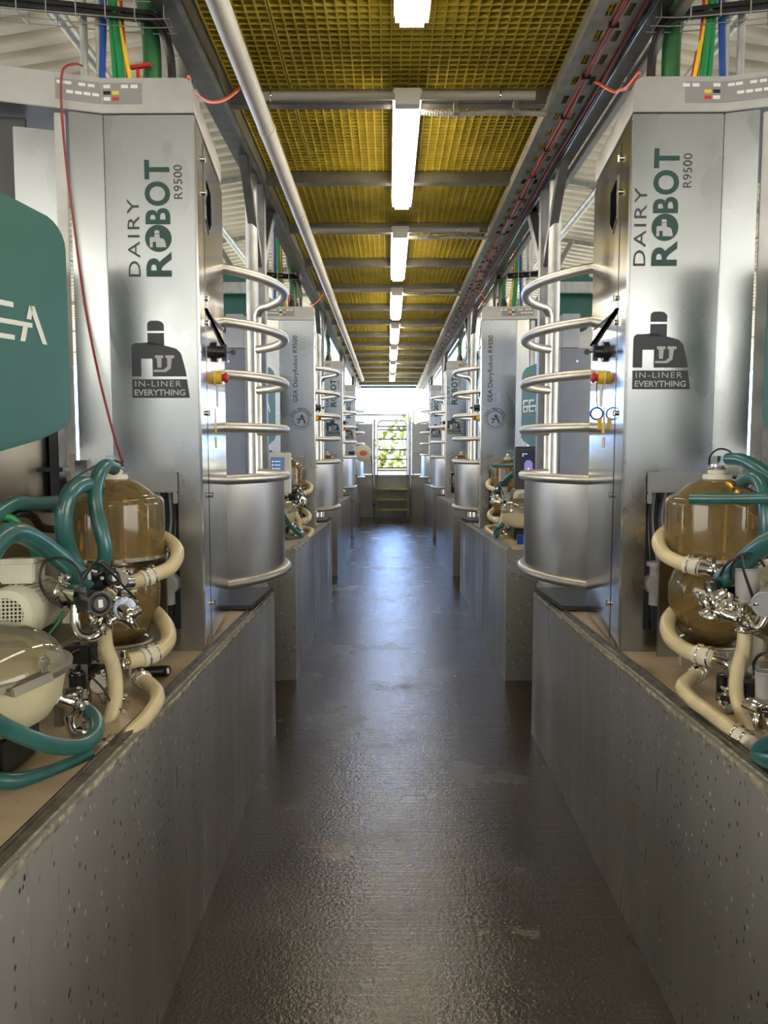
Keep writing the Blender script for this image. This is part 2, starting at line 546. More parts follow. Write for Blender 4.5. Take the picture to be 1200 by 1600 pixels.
# ------------------------------------------------------------ the setting
def floor_and_roof():
    struct(MB().bx(MID - 1.7, MID + 1.7, -12, 24.0, -0.1, 0).build('floor', M['floor'], loc=(0, 0, 0)))
    for s in (-1, 1):
        m = MB()
        x0, x1 = sorted((MID + s * 1.7, MID + s * 11))
        m.bx(x0, x1, -12, 24, 0.40, 0.72)
        struct(m.build('floor', M['slab']))
    # roof : corrugations run down each slope
    def zr(x): return 5.75 - 0.155 * abs(x - MID)
    for s in (-1, 1):
        m = MB(); vs = []; fs = []
        ys = []; y = -12.0
        while y < 24:
            ys += [(y, 0), (y + 0.03, -0.11), (y + 0.125, -0.11), (y + 0.155, 0)]
            y += 0.25
        for (yy, dz) in ys:
            for x in (MID, MID + s * 11):
                vs.append((x, yy, zr(x) + dz))
        n0 = len(vs)
        for (yy, dz) in ys:
            for x in (MID, MID + s * 11):
                vs.append((x, yy, zr(x) + dz + 0.02))
        for i in range(len(ys) - 1):
            a = 2 * i
            fs.append((a, a + 1, a + 3, a + 2)); fs.append((n0 + a, n0 + a + 2, n0 + a + 3, n0 + a + 1))
        m.add(vs, fs)
        struct(m.build('ceiling', M['roof'], angle=20))
    # unseen wall added behind the camera to dim reflections in the steel, open above the aisle, with the platforms running up to it
    for s in (-1, 1):
        x0, x1 = sorted((MID + s * 1.5, MID + s * 11))
        struct(MB().bx(x0, x1, -12.2, -12, 0, 3.4).build('wall_front', M['wall']))
        x0, x1 = sorted((MID + s * 0.72, MID + s * 1.7))
        struct(MB().bx(x0, x1, -12, 0.0, 0, 0.86).build('wall_' + SIDE[s], M['wall']))
        x0, x1 = sorted((MID + s * 1.1, MID + s * 1.5))
        struct(MB().bx(x0, x1, -8, -1.2, 0.86, 2.9).build('wall_' + SIDE[s], M['wall']))  # unseen block in place of robots behind the camera, added to block bright sky
    struct(MB().bx(MID - 1.5, MID + 1.5, -12.2, -12, 0, 2.35).build('wall_front', M['wall']))  # added across the aisle to cut glare reflected by the cabinet fronts
    # rafters and purlins
    g = 'roof steelwork'
    i = 0
    for s in (-1, 1):
        for q, u in enumerate((1.75, 2.75, 3.9, 5.4)):
            x = MID + s * u
            o = MB().cyl((x, -12, zr(x) - 0.24), (x, 23.5, zr(x) - 0.24), 0.055 if q % 2 else 0.04, n=14).build('purlin', M['galv'])
            tag(o, f'{["innermost", "second", "third", "outermost"][q]} long galvanized tube running under the {SIDE[s]} roof slope', 'roof beam', g)
        for k in range(7):
            y = 5.5 + k * 2.7
            p0 = V(MID + s * 0.1, y, zr(MID) - 0.13); p1 = V(MID + s * 9, y, zr(9) - 0.08)
            o = MB().bar(p0, p1, 0.07, 0.16).build('rafter', M['galv'])
            tag(o, f'sloping galvanized rafter under the {SIDE[s]} roof, {["first", "second", "third", "fourth", "fifth", "sixth", "seventh"][k]} from the camera', 'roof beam', g)
    for s in (-1, 1):
        for k in range(4):
            y = 1.6 + k * PITCHY
            p0 = V(MID + s * 1.75, y, 3.3); p1 = V(MID + s * 2.9, y + 2.6, 4.95)
            o = MB().cyl(p0, p1, 0.045, n=12).build('brace_tube', M['galv'])
            tag(o, f'slanting round steel brace above the {PLACE[s][k]}', 'brace', 'slanting roof braces')
            o = MB().cyl((MID + s * 1.75, y, 0.72), (MID + s * 1.75, y, zr(MID + 1.75) - 0.2), 0.05, n=14).build('roof_post', M['galv'])
            tag(o, f'tall round steel roof post behind the {PLACE[s][k]}', 'post', 'roof posts')
floor_and_roof()

def bay_walls():
    for s in (-1, 1):
        for k in range(N):
            d = k * PITCHY
            X = lambda u: MID + s * u
            z = lambda y: topz(y - d)
            poly = [(X(0.72), 0.87 + d), (X(0.72), 4.22 + d), (X(2.0), 4.22 + d), (X(2.0), 0.87 + d)]
            o = MB().prism(poly, -0.02, z).build('wall_' + SIDE[s], M['wall'], loc=(X(0.72), 0.87 + d, 0)); struct(o)
            o = MB().prism([(X(0.80), 4.22 + d), (X(0.83), 4.70 + d), (X(1.0), 5.19 + d), (X(2.0), 5.19 + d), (X(2.0), 4.22 + d)], -0.02, 0.765).build('wall_' + SIDE[s], M['wall']); struct(o)
            # tan sheet on top, steel edge angle, chipped cement lip
            o = MB().prism([(X(0.750), 0.88 + d), (X(0.750), 3.60 + d), (X(2.0), 3.60 + d), (X(2.0), 0.88 + d)], z, lambda y: z(y) + 0.006).build('platform_sheet', M['top'])
            tag(o, f'tan stained platform sheet under the {PLACE[s][k]}', 'platform sheet', 'platform sheets')
            m = MB()
            m.prism([(X(0.734), 0.88 + d), (X(0.734), 3.6 + d), (X(0.750), 3.6 + d), (X(0.750), 0.88 + d)], lambda y: z(y) - 0.004, lambda y: z(y) + 0.009)
            m.prism([(X(0.750), 0.88 + d), (X(0.750), 3.6 + d), (X(0.753), 3.6 + d), (X(0.753), 0.88 + d)], z, lambda y: z(y) + 0.02)
            o = m.build('trim_%d' % (k + 1 + (4 if s > 0 else 0)), M['edge'], bevel=0.002); struct(o)
            m = MB(); vs = []; fs = []
            nn = 90
            rnd = random.Random(5 + k)
            for i in range(nn + 1):
                y = 0.88 + 3.33 * i / nn + d
                j = rnd.uniform(0.006, 0.016)
                vs += [(X(0.735), y, z(y) + 0.002), (X(0.7195), y, z(y) - j * 0.35), (X(0.7165), y, z(y) - j), (X(0.724), y, z(y) - 0.024 - j)]
            for i in range(nn):
                a = i * 4
                for q in range(3):
                    fs.append((a + q, a + q + 1, a + q + 5, a + q + 4))
            m.add(vs, fs)
            o = m.build('trim_%d' % (k + 9 + (4 if s > 0 else 0)), M['chip']); struct(o)
            # rubber mat at the far end of each wall
            m = MB()
            m.prism([(X(0.735), 3.60 + d), (X(0.722), 4.20 + d), (X(1.5), 4.20 + d), (X(1.5), 3.60 + d)], lambda y: z(y) + 0.010, lambda y: z(y) + 0.032)
            o = m.build('rubber_mat', M['rubbermat'], bevel=0.004)
            tag(o, f'black rubber mat on the platform behind the {PLACE[s][k]}', 'rubber mat', 'rubber mats')
bay_walls()

# ------------------------------------------------------------ walkway overhead
ORD = ['nearest', 'second', 'third', 'fourth', 'fifth', 'sixth', 'seventh', 'eighth', 'ninth', 'tenth', 'eleventh', 'twelfth', 'thirteenth', 'fourteenth', 'fifteenth', 'sixteenth', 'last']
def overhead():
    GZ = 3.285
    pit = 2.16
    rows = 9
    base = None
    # one grating panel = 2.15 m bay x two widths
    for s, (ua, ub, nm) in ((0, (-0.82, -0.55, 'narrow')), (1, (-0.545, 0.82, 'wide'))):
        m = MB(); cell = 0.0425
        xa, xb = ua, ub
        nx = int(round((xb - xa) / cell)); ny = int(round(pit / cell))
        for i in range(nx + 1):
            x = xa + 0.003 + (xb - xa - 0.006) * i / nx
            m.bx(x - 0.0032, x + 0.0032, 0.004, pit - 0.004, 0, 0.034)
        for j in range(ny + 1):
            y = 0.006 + (pit - 0.012) * j / ny
            m.bx(xa, xb, y - 0.0032, y + 0.0032, 0.0004, 0.0336)
        proto = None
        for r in range(rows):
            yy = 1.57 + r * pit
            if proto is None:
                root = thing('walkway_grating', '', 'grating', (MID, yy, GZ), 'yellow walkway gratings')
                mm = MB(); mm.v = [v + Vector((MID, yy, GZ)) for v in m.v]; mm.f = m.f
                mm.build('mesh_grid', M['grate'], root)
                MB().bx(MID + xa, MID + xb, yy + 0.003, yy + pit - 0.003, GZ + 0.034, GZ + 0.040).build('cover_sheet', M['grate'], root)
                proto = root; a = [c for c in bpy.data.objects if c.parent == root]
            else:
                root = proto.copy(); C.objects.link(root); root.location = (MID, yy, GZ)
                for c in a:
                    c2 = c.copy(); C.objects.link(c2); c2.parent = root
            o_ = ['first', 'second', 'third', 'fourth', 'fifth', 'sixth', 'seventh', 'eighth', 'ninth', 'tenth', 'eleventh', 'twelfth'][r]
            root['label'] = f'{nm} yellow mesh grating overhead, {o_} row from the camera'
    # cross beams
    for i in range(17):
        y = 3.80 + i * 1.08
        m = MB().bx(MID - 0.83, MID + 0.83, y - 0.03, y + 0.03, 3.215, 3.283)
        o = m.build('cross_beam', M['beam'], bevel=0.004)
        tag(o, f'grey steel cross beam under the gratings, {ORD[i]} from the camera', 'beam', 'cross beams under the walkway')
    # long side beams
    for s in (-1, 1):
        root = thing('side_beam', f'long grey steel beam along the {SIDE[s]} edge of the yellow walkway', 'beam', (MID + s * 0.885, 10, 3.2), 'long walkway beams')
        x0 = MID + s * 0.83; x1 = MID + s * 0.945
        MB().bx(x0, x1, 0.5, 21.2, 3.2, 3.34).build('web', M['beam'], root, bevel=0.006)
        MB().bx(x0 - s * 0.0, x0 + s * 0.022, 0.5, 21.2, 3.188, 3.2).build('flange', M['galv'], root)
    # battens
    for k in range(8):
        ys = 1.44 + k * 2.16
        root = thing('ceiling_lamp', ['partly cut off batten lamp at the top of the photo', 'longest glowing white batten lamp, nearest one seen whole',
                     'third glowing batten lamp from the camera', 'fourth glowing batten lamp from the camera', 'fifth glowing batten lamp from the camera',
                     'sixth glowing batten lamp from the camera', 'seventh glowing batten lamp from the camera', 'farthest small glowing batten lamp by the bright opening'][k],
                     'lamp', (MID, ys, 3.16), 'batten lamps under the walkway')
        m = MB(); m.bx(MID - 0.066, MID + 0.066, ys, ys + 1.56, 3.185, 3.214)
        m.build('lamp_housing', M['white'], root, bevel=0.006)
        m = MB(); m.bx(MID - 0.060, MID + 0.060, ys + 0.05, ys + 1.54, 3.140, 3.188)
        m.build('diffuser', M['lamp'], root, bevel=0.016)
        m = MB(); m.bx(MID - 0.056, MID + 0.056, ys - 0.004, ys + 0.05, 3.140, 3.190); m.cyl((MID, ys + 0.02, 3.1385), (MID, ys + 0.02, 3.142), 0.018, n=20)
        m.build('end_cap', M['white'], root, bevel=0.008)
        # conduit to the tray, beside the beam
        if k:
            yb = ys + 0.14
            root = thing('lamp_conduit', f'pale corrugated conduit from the {ORD[k]} batten lamp to the cable tray', 'conduit', (MID + 0.3, yb, 3.2), 'lamp conduits')
            m = MB(); P = [V(MID + 0.07, yb + 0.03, 3.178), V(MID + 0.25, yb + 0.035, 3.172), V(MID + 0.45, yb + 0.03, 3.180), V(MID + 0.66, yb + 0.05, 3.176)]
            m.tube(P, 0.013, 10, 6)
            Q = smoothpts(P, 14)
            for i in range(1, len(Q) - 1):
                m.torus(Q[i], Q[i + 1] - Q[i - 1], 0.013, 0.002, 10, 4)
            m.build('flexible_pipe', M['conduit'], root)
            for q in (0.22, 0.5):
                MB().bx(MID + q, MID + q + 0.022, yb, yb + 0.05, 3.162, 3.22).build('clip', M['galv'], root)
            if k < 4:
                root = thing('grey_pipe', f'straight grey pipe strapped to the cross beam by the {ORD[k]} batten lamp', 'pipe', (MID, yb, 3.19), 'pipes along the cross beams')
                m = MB()
                m.cyl((MID - 0.70, yb - 0.10, 3.195), (MID - 0.02, yb - 0.10, 3.195), 0.019, n=14)
                m.cyl((MID + 0.02, yb - 0.10, 3.195), (MID + 0.58, yb - 0.10, 3.195), 0.019, n=14)
                m.build('pipe', M['conduit'], root)
                for q in (-0.62, 0.42): MB().torus((MID + q, yb - 0.10, 3.195), (1, 0, 0), 0.021, 0.004, 16, 6).build('strap', M['chrome'], root)
    # white pipe
    xp = MID - 0.682
    root = thing('milk_pipe', 'long white pipe running under the left side of the yellow gratings', 'pipe', (xp, 8, 3.1))
    MB().cyl((xp, -1.5, 3.155), (xp, 17.8, 3.155), 0.040, n=24).build('pipe', M['whitepipe'], root)
    yy = 2.58
    while yy < 17:
        MB().cyl((xp, yy - 0.05, 3.155), (xp, yy, 3.155), 0.0425, n=24).build('pipe_joint', M['whitepipe'], root)
        yy += 1.35
    m = MB()
    for i in range(9):
        m.bx(xp - 0.006, xp + 0.006, 3.73 + 2.16 * i - 0.01, 3.73 + 2.16 * i + 0.01, 3.19, 3.25)
    m.build('hanger', M['galv'], root)
    # cable tray
    root = thing('cable_tray', 'perforated steel cable tray with red cables along the right ceiling edge', 'cable tray', (MID + 0.77, 8, 3.15))
    a, b_ = MID + 0.66, MID + 0.868
    m = MB(); cnt = int(22 / 0.18)
    for i in range(cnt):
        y = -1 + i * 0.18
        m.bx(a, b_, y, y + 0.10, 3.176, 3.179)
        for q in range(3):
            xx = a + (b_ - a) * (q + 0.0) / 3
            m.bx(xx, xx + 0.045, y + 0.10, y + 0.18, 3.176, 3.179)
    m.build('slotted_base', M['galv'], root)
    m = MB()
    m.bx(a - 0.004, a, -1, 21, 3.176, 3.236)
    for i in range(150):
        m.bx(a - 0.0055, a - 0.004, -1 + i * 0.146, -1 + i * 0.146 + 0.06, 3.196, 3.206)
    m.build('side_rail', M['tube'], root)
    MB().bx(b_, b_ + 0.004, -1, 21, 3.176, 3.236).build('side_rail', M['galv'], root)
    for j, (dx, r, mt) in enumerate(((0.085, 0.0065, 'redcable'), (0.098, 0.006, 'redcable'), (0.165, 0.0055, 'redcable'), (0.19, 0.008, 'black'), (0.176, 0.006, 'black'))):
        rnd = random.Random(j)
        P = [V(a + dx + rnd.uniform(-.006, .006), -1 + i * 0.55, 3.166 + rnd.uniform(-.003, .003)) for i in range(41)]
        o = MB().tube(P, r, 8, 3).build('tray_cable', M[mt])
        tag(o, ['thicker red cable strapped under the cable tray', 'red cable running beside the thicker red one under the tray', 'thin dark red cable under the outer half of the cable tray',
                'thick black cable along the outer edge of the cable tray', 'thin black cable beside the thin red one under the tray'][j], 'cable', 'cables of the ceiling tray')
    root = thing('cable_tie_row', 'row of black cable ties around the red cables of the ceiling tray', 'cable ties', (a + 0.09, 8, 3.16))
    for i in range(40):
        MB().bx(a + 0.072, a + 0.110, 1.0 + 0.4 * i, 1.006 + 0.4 * i, 3.156, 3.178).build('tie', M['black'], root)
    # silver unistrut rail outside the tray
    m = MB(); xx = MID + 0.955
    m.bx(xx, xx + 0.04, -1, 21, 3.17, 3.21)
    o = m.build('steel_rail', M['tube'], bevel=0.005); tag(o, 'slim bright steel rail along the outside of the right walkway beam', 'rail')
overhead()

# ------------------------------------------------------------ posts, braces, guards, cabinets (per bay)
def circ(A, B, Cc):
    ax, ay = A; bx, by = B; cx, cy = Cc
    d = 2 * (ax * (by - cy) + bx * (cy - ay) + cx * (ay - by))
    ux = ((ax * ax + ay * ay) * (by - cy) + (bx * bx + by * by) * (cy - ay) + (cx * cx + cy * cy) * (ay - by)) / d
    uy = ((ax * ax + ay * ay) * (cx - bx) + (bx * bx + by * by) * (ax - cx) + (cx * cx + cy * cy) * (bx - ax)) / d
    return ux, uy, math.hypot(ax - ux, ay - uy)

def item(root, tmpl, n=N):
    ITEMS.append((root, tmpl, n))
    return root

def guard(s):
    X = lambda u: MID + s * u
    root = thing('guard_rail', '', 'guard rail', (X(0.8), 4.1, topz(4.1)), 'curved guard rails')
    # plan outline: from the cabinet out into the aisle and round back to the post
    ux, uy, ur = circ((0.855, 3.51), (0.628, 4.06), (0.80, 4.49))
    t0 = math.atan2(3.51 - uy, 0.855 - ux); t1 = math.atan2(4.50 - uy, 0.81 - ux)
    if t0 < 0: t0 += 2 * PI
    if t1 < 0: t1 += 2 * PI
    P = [V(X(ux + ur * math.cos(t0 + (t1 - t0) * i / 40)), uy + ur * math.sin(t0 + (t1 - t0) * i / 40), 0) for i in range(41)]
    zs = [1.455, 1.695, 1.935, 2.17, 2.405]
    for i, z in enumerate(zs):
        Q = [p + V(0, 0, z) for p in P]
        m = MB()
        if i == 4:
            Q = Q + [V(X(0.828), 4.515, z - 0.012), V(X(0.845), 4.54, z - 0.04), V(X(0.848), 4.545, z - 0.08)]
        else:
            Q = Q + [V(X(0.845), 4.53, z)]
        m.tube(Q, 0.0235, 16, 0)
        m.build('ring', M['tube'], root)
    Q = [p + V(0, 0, 0.965) for p in P] + [V(X(0.845), 4.53, 0.965)]
    MB().tube(Q, 0.0235, 16, 0).build('ring', M['tube'], root)
    m = MB(); vs = []; fs = []
    inn = Vector((X(0.95), 4.05, 0))
    for p in P:
        q = p + (inn - p).normalized() * 0.010
        q2 = p + (inn - p).normalized() * 0.014
        vs += [(q.x, q.y, 0.97), (q.x, q.y, 1.45), (q2.x, q2.y, 0.97), (q2.x, q2.y, 1.45)]
    for i in range(len(P) - 1):
        a = i * 4
        fs += [(a, a + 4, a + 5, a + 1), (a + 2, a + 3, a + 7, a + 6), (a + 1, a + 5, a + 7, a + 3), (a, a + 2, a + 6, a + 4)]
    m.add(vs, fs).build('shield_sheet', M['guard'], root)
    MB().cyl((X(0.848), 4.545, 0.80), (X(0.848), 4.545, 2.34), 0.021, n=16).build('upright', M['tube'], root)
    MB().bx(X(0.82), X(0.90), 4.50, 4.59, 0.765, 0.80).build('foot', M['galv'], root)
    item(root, 'curved steel tube guard with sheet shield beside the {p}')
M['guard'] = steel('satin guard sheet', (0.46, 0.46, 0.455), 0.30, 0.36, 3, (1, 1, 1), 0.01, 0.06)

def posts(s):
    X = lambda u: MID + s * u
    o = MB().cyl((X(0.895), 4.66, 0.765), (X(0.895), 4.66, 3.2), 0.036, n=20).build('round_post', M['galv'])
    tag(o, '', 'post', 'round posts'); item(o, 'round galvanized post behind the guard of the {p}')
    root = thing('square_post', '', 'post', (X(0.885), 4.86, 0.765), 'square posts')
    MB().bx(X(0.845), X(0.925), 4.82, 4.90, 0.765, 3.2).build('shaft', M['beam'], root, bevel=0.005)
    MB().bar((X(0.885), 4.88, 2.72), (X(0.885), 5.42, 3.24), 0.06, 0.07).build('knee_brace', M['beam'], root, bevel=0.004)
    MB().bar((X(0.885), 4.84, 2.72), (X(0.885), 4.36, 3.24), 0.05, 0.06).build('knee_brace', M['beam'], root, bevel=0.004)
    item(root, 'square steel post with knee braces beyond the {p}')
    # stall panel and box behind the guard
    root = thing('stall_partition', '', 'panel', (X(1.1), 4.72, 0.765), 'grey stall panels')
    MB().bx(X(0.955), X(1.42), 4.70, 4.73, 0.765, 2.20).build('sheet', M['darksteel'], root, bevel=0.003)
    m = MB()
    for (u, z) in ((1.05, 2.12), (1.05, 1.42), (1.05, 0.95)):
        m.cyl((X(u), 4.70, z), (X(u), 4.692, z), 0.008, n=10)
    m.build('bolt', M['chrome'], root)
    item(root, 'flat grey steel stall panel behind the guard of the {p}')
    root = thing('junction_box', '', 'box', (X(1.0), 4.72, 2.2), 'small steel boxes')
    MB().bx(X(0.955), X(1.06), 4.68, 4.78, 2.20, 2.40).build('case', M['header'], root, bevel=0.003)
    MB().cyl((X(1.03), 4.68, 2.33), (X(1.03), 4.674, 2.33), 0.010, n=14).build('port', M['black'], root)
    item(root, 'small steel box with a black port on the stall panel near the {p}', 2)
    root = thing('stall_barrier', '', 'frame', (X(1.3), 5.0, 0.765), 'stall frames')
    MB().bx(X(0.93), X(1.8), 4.98, 5.03, 2.58, 2.65).build('cross_tube', M['galv'], root, bevel=0.004)
    MB().bx(X(1.75), X(1.82), 4.98, 5.04, 0.72, 2.95).build('upright', M['galv'], root, bevel=0.004)
    item(root, 'galvanized stall frame tubes behind the {p}')
    root = thing('rear_tank', '', 'housing', (X(1.2), 5.15, 2.38), 'small teal housings')
    MB().bx(X(0.95), X(1.25), 5.1, 5.3, 2.38, 2.74).build('shell', M['tealbox'], root, bevel=0.03)
    MB().bx(X(0.93), X(1.5), 5.31, 5.34, 0.765, 2.80).build('back_plate', M['header'], root, bevel=0.003)
    item(root, 'small teal housing seen between the guard rings past the {p}', 2)

def gea_logo(F, mb, a0, b0, h, lift=0.0015):
    """three block letters split by one long bar; a0,b0 = lower left"""
    t = 0.115 * h
    def R(x0, y0, x1, y1): F.rect(mb, a0 + x0 * h, b0 + y0 * h, a0 + x1 * h, b0 + y1 * h, lift)
    for gx in (0.0, 0.85):
        R(gx, 0.60, gx + 0.17, 0.88); R(gx, 0.86, gx + 0.70, 1.0)
        R(gx, 0.0, gx + 0.17, 0.42); R(gx, 0.0, gx + 0.70, 0.13)
    R(0.53, 0.0, 0.70, 0.42)
    R(0.0, 0.40, 2.15, 0.53)
    def P(pts): F.poly(mb, [(a0 + x * h, b0 + y * h) for x, y in pts], lift)
    P([(1.96, 0.62), (2.12, 0.62), (2.20, 1.0), (2.06, 1.0)])
    P([(2.06, 1.0), (2.24, 1.0), (2.64, 0.0), (2.48, 0.0)])
    P([(1.73, 0.0), (1.89, 0.0), (2.0, 0.42), (1.84, 0.42)])

def picto(F, dk, lt, a0, b0, sc_, lift):
    """pictogram of a hood over a milk cluster, 1 unit wide"""
    def P(mb, pts, l=lift): F.poly(mb, [(a0 + x * sc_, b0 + y * sc_) for x, y in pts], l)
    P(dk, [(0.30, 0.82), (0.60, 0.82), (0.60, 0.93), (0.56, 0.98), (0.50, 1.0), (0.36, 1.0), (0.31, 0.97), (0.30, 0.93)])
    P(dk, [(0.30, 0.56), (0.60, 0.56), (0.60, 0.78), (0.30, 0.78)])
    P(dk, [(0.0, 0.0), (0.17, 0.0), (0.17, 0.60), (0.06, 0.60), (0.01, 0.56), (0.0, 0.5)])
    P(dk, [(0.17, 0.32), (0.38, 0.32), (0.38, 0.62), (0.17, 0.60)])
    P(dk, [(0.38, 0.0), (1.0, 0.0), (0.96, 0.20), (0.90, 0.42), (0.82, 0.50), (0.38, 0.62)])
    if lt is not None:
        P(lt, [(0.43, 0.33), (0.58, 0.33), (0.58, 0.38), (0.43, 0.38)], lift + 0.0008)
        P(lt, [(0.47, 0.16), (0.54, 0.16), (0.55, 0.34), (0.46, 0.34)], lift + 0.0008)
        P(lt, [(0.62, 0.33), (0.78, 0.33), (0.78, 0.38), (0.62, 0.38)], lift + 0.0008)
        P(lt, [(0.65, 0.14), (0.71, 0.14), (0.74, 0.34), (0.65, 0.34)], lift + 0.0008)
        P(lt, [(0.40, 0.08), (0.62, 0.08), (0.72, 0.15), (0.64, 0.17), (0.58, 0.12), (0.40, 0.12)], lift + 0.0008)

def cabinet(s, dy, decor, tmpl, reps):
    X = lambda u: MID + s * u
    FY = 2.78 + dy
    ZT = 2.757; HT = 2.878
    z0 = topz(2.9) + 0.004
    root = thing('robot_cabinet', '', 'milking robot cabinet', (X(0.95), 3.1 + dy, z0), 'stainless robot cabinets')
    # plan points
    A = (0.765, FY); B = (1.08, FY); D = (1.19, FY - 0.035); E = (1.52, FY - 0.135); SF = (0.828, 3.5 + dy)
    # front panel with the cut-out over the hoses
    m = MB()
    ex = V(s, 0, 0)
    o = V(X(0.765), FY, 0)
    poly = [(0, z0), (0.315, z0), (0.315, z0 + 0.085), (0.083, z0 + 0.085), (0.083, 1.50), (0.315, 1.50), (0.315, ZT), (0, ZT)]
    vs = [o + ex * a + V(0, 0, b_) for a, b_ in poly]; n = len(vs)
    vs += [p + V(0, 0.016, 0) for p in vs]
    m.add(vs, [tuple(range(n)), tuple(range(2 * n - 1, n - 1, -1))] + [(k, (k + 1) % n, n + (k + 1) % n, n + k) for k in range(n)])
    front = m.build('front_panel', M['steel'], root, bevel=0.003)
    # angled panel, post strip and outer panel
    def upanel(nm, a, b_, za, zb, mt, th=0.014, bev=0.003):
        p = V(X(a[0]), a[1], 0); q = V(X(b_[0]), b_[1], 0)
        d = (q - p).normalized(); nn = V(0, 0, 1).cross(d); nn = nn if nn.y > 0 else -nn
        m = MB(); m.add([p + V(0, 0, za), q + V(0, 0, za), q + V(0, 0, zb), p + V(0, 0, zb)] + [p + nn * th + V(0, 0, za), q + nn * th + V(0, 0, za), q + nn * th + V(0, 0, zb), p + nn * th + V(0, 0, zb)],
              [(0, 1, 2, 3), (7, 6, 5, 4), (0, 4, 5, 1), (1, 5, 6, 2), (2, 6, 7, 3), (3, 7, 4, 0)])
        return m.build(nm, mt, root, bevel=bev)
    upanel('angled_panel', (1.082, FY), (1.188, FY - 0.034), 1.50, ZT, M['steel'])
    upanel('edge_strip', (1.198, FY - 0.036), (1.232, FY - 0.048), 1.42, ZT - 0.01, M['header'], 0.03)
    upanel('outer_panel', (1.236, FY - 0.02), (1.37, FY - 0.06), 1.40, ZT - 0.06, M['steel'])
    upanel('upper_plate', (1.36, FY + 0.02), (1.62, FY - 0.02), 2.47, ZT, M['grey_dk'])
    # polished side
    p = V(X(A[0]), A[1], 0); q = V(X(SF[0]), SF[1], 0); d = (q - p); L = d.length; d.normalize()
    out = V(0, 0, 1).cross(d); out = out if out.x * s < 0 else -out
    ZS = 2.75
    def side(nm, a0, a1, za, zb, lift, mt, th=0.01, bev=0.0015):
        b0 = p + out * lift
        m = MB(); c = [b0 + d * a0, b0 + d * a1]
        m.add([c[0] + V(0, 0, za), c[1] + V(0, 0, za), c[1] + V(0, 0, zb), c[0] + V(0, 0, zb)] + [c[0] - out * th + V(0, 0, za), c[1] - out * th + V(0, 0, za), c[1] - out * th + V(0, 0, zb), c[0] - out * th + V(0, 0, zb)],
              [(0, 1, 2, 3), (7, 6, 5, 4), (0, 4, 5, 1), (1, 5, 6, 2), (2, 6, 7, 3), (3, 7, 4, 0)])
        return m.build(nm, mt, root, bevel=bev)
    side('side_panel', 0.004, L, z0, ZS, 0.0, M['mirror'], 0.012)
    side('corner_strip', 0.006, 0.145, z0 + 0.01, ZS - 0.012, 0.007, M['mirror'], 0.0065)
    side('service_door', 0.155, L - 0.02, 2.12, ZS - 0.03, 0.008, M['mirror'], 0.0075)
    # lower door has a slanting top edge
    b0 = p + out * 0.008
    m = MB(); pts = [(0.155, z0 + 0.012), (L - 0.02, z0 + 0.012), (L - 0.02, 2.02), (0.155, 2.10)]
    vs = [b0 + d * a + V(0, 0, zz) for a, zz in pts]; vs += [v - out * 0.0075 for v in vs]
    m.add(vs, [(0, 1, 2, 3), (7, 6, 5, 4), (0, 4, 5, 1), (1, 5, 6, 2), (2, 6, 7, 3), (3, 7, 4, 0)])
    ld = m.build('service_door', M['mirror'], root, bevel=0.0015)
    # gap between the doors, its darkness drawn as a matt black bar
    m = MB(); m.bar(b0 + d * 0.155 + V(0, 0, 2.12), b0 + d * (L - 0.02) + V(0, 0, 2.055), 0.012, 0.006); m.build('door_gap_line', M['void'], root)
    # recessed handle
    hs = MB(); b1 = p + out * 0.0095
    def sidepoly(mb, pts, lift, th=0.001):
        bb = p + out * lift
        vs = [bb + d * a + V(0, 0, zz) for a, zz in pts]; n = len(vs); vs += [v - out * th for v in vs]
        mb.add(vs, [tuple(range(n)), tuple(range(2 * n - 1, n - 1, -1))] + [(k, (k + 1) % n, n + (k + 1) % n, n + k) for k in range(n)])
    sidepoly(hs, [(0.20, 2.46), (0.27, 2.42), (0.33, 2.46), (0.33, 2.60), (0.20, 2.62)], 0.0105, 0.002)
    hb = hs.build('handle', M['chrome'], root)
    hs = MB(); sidepoly(hs, [(0.212, 2.472), (0.27, 2.438), (0.318, 2.472), (0.318, 2.588), (0.212, 2.606)], 0.012, 0.001)
    hs.build('handle_recess', M['void'], hb)
    # locks
    for (a, zz) in ((0.150, 2.66), (0.150, 2.54), (0.17, 2.16), (0.17, 2.07), (0.125, 1.73), (0.17, 1.42), (0.17, 1.0)):
        m = MB(); m.cyl(p + d * a + out * 0.006 + V(0, 0, zz), p + d * a + out * 0.016 + V(0, 0, zz), 0.010, n=14)
        m.bar(p + d * a + out * 0.018 + V(0, 0, zz - 0.012), p + d * a + out * 0.018 + V(0, 0, zz + 0.012), 0.005, 0.006)
        m.build('lock', M['chrome'], root)
    # key switch
    c = p + d * 0.36 + V(0, 0, 1.985)
    m = MB(); m.cyl(c, c + out * 0.022, 0.040, n=20); m.cyl(c + out * 0.02, c + out * 0.052, 0.026, 0.022, n=18); m.bar(c + out * 0.05 + V(0, 0, -0.035), c + out * 0.05 + V(0, 0, 0.03), 0.016, 0.02)
    ks = m.build('key_switch', M['black'], root)
    m = MB(); m.bar(c + out * 0.06, c + out * 0.085, 0.004, 0.008); m.cyl(c + out * 0.083 - d * 0.002, c + out * 0.083 + d * 0.004, 0.012, n=12); m.build('key', M['black'], ks)
    # emergency stop
    c = p + d * 0.38 + V(0, 0, 1.885)
    m = MB(); m.cyl(c, c + out * 0.035, 0.026, n=20); es = m.build('emergency_stop', M['yellow'], root)
    m = MB(); m.lathe([(0.0, 0.062), (0.014, 0.061), (0.021, 0.055), (0.021, 0.048), (0.015, 0.042), (0.015, 0.035)], c, out, 18); m.build('red_button', M['red'], es)
    m = MB(); m.cyl(c - out * 0.0, c + out * 0.010, 0.032, n=22); m.build('pale_collar', M['white'], es)
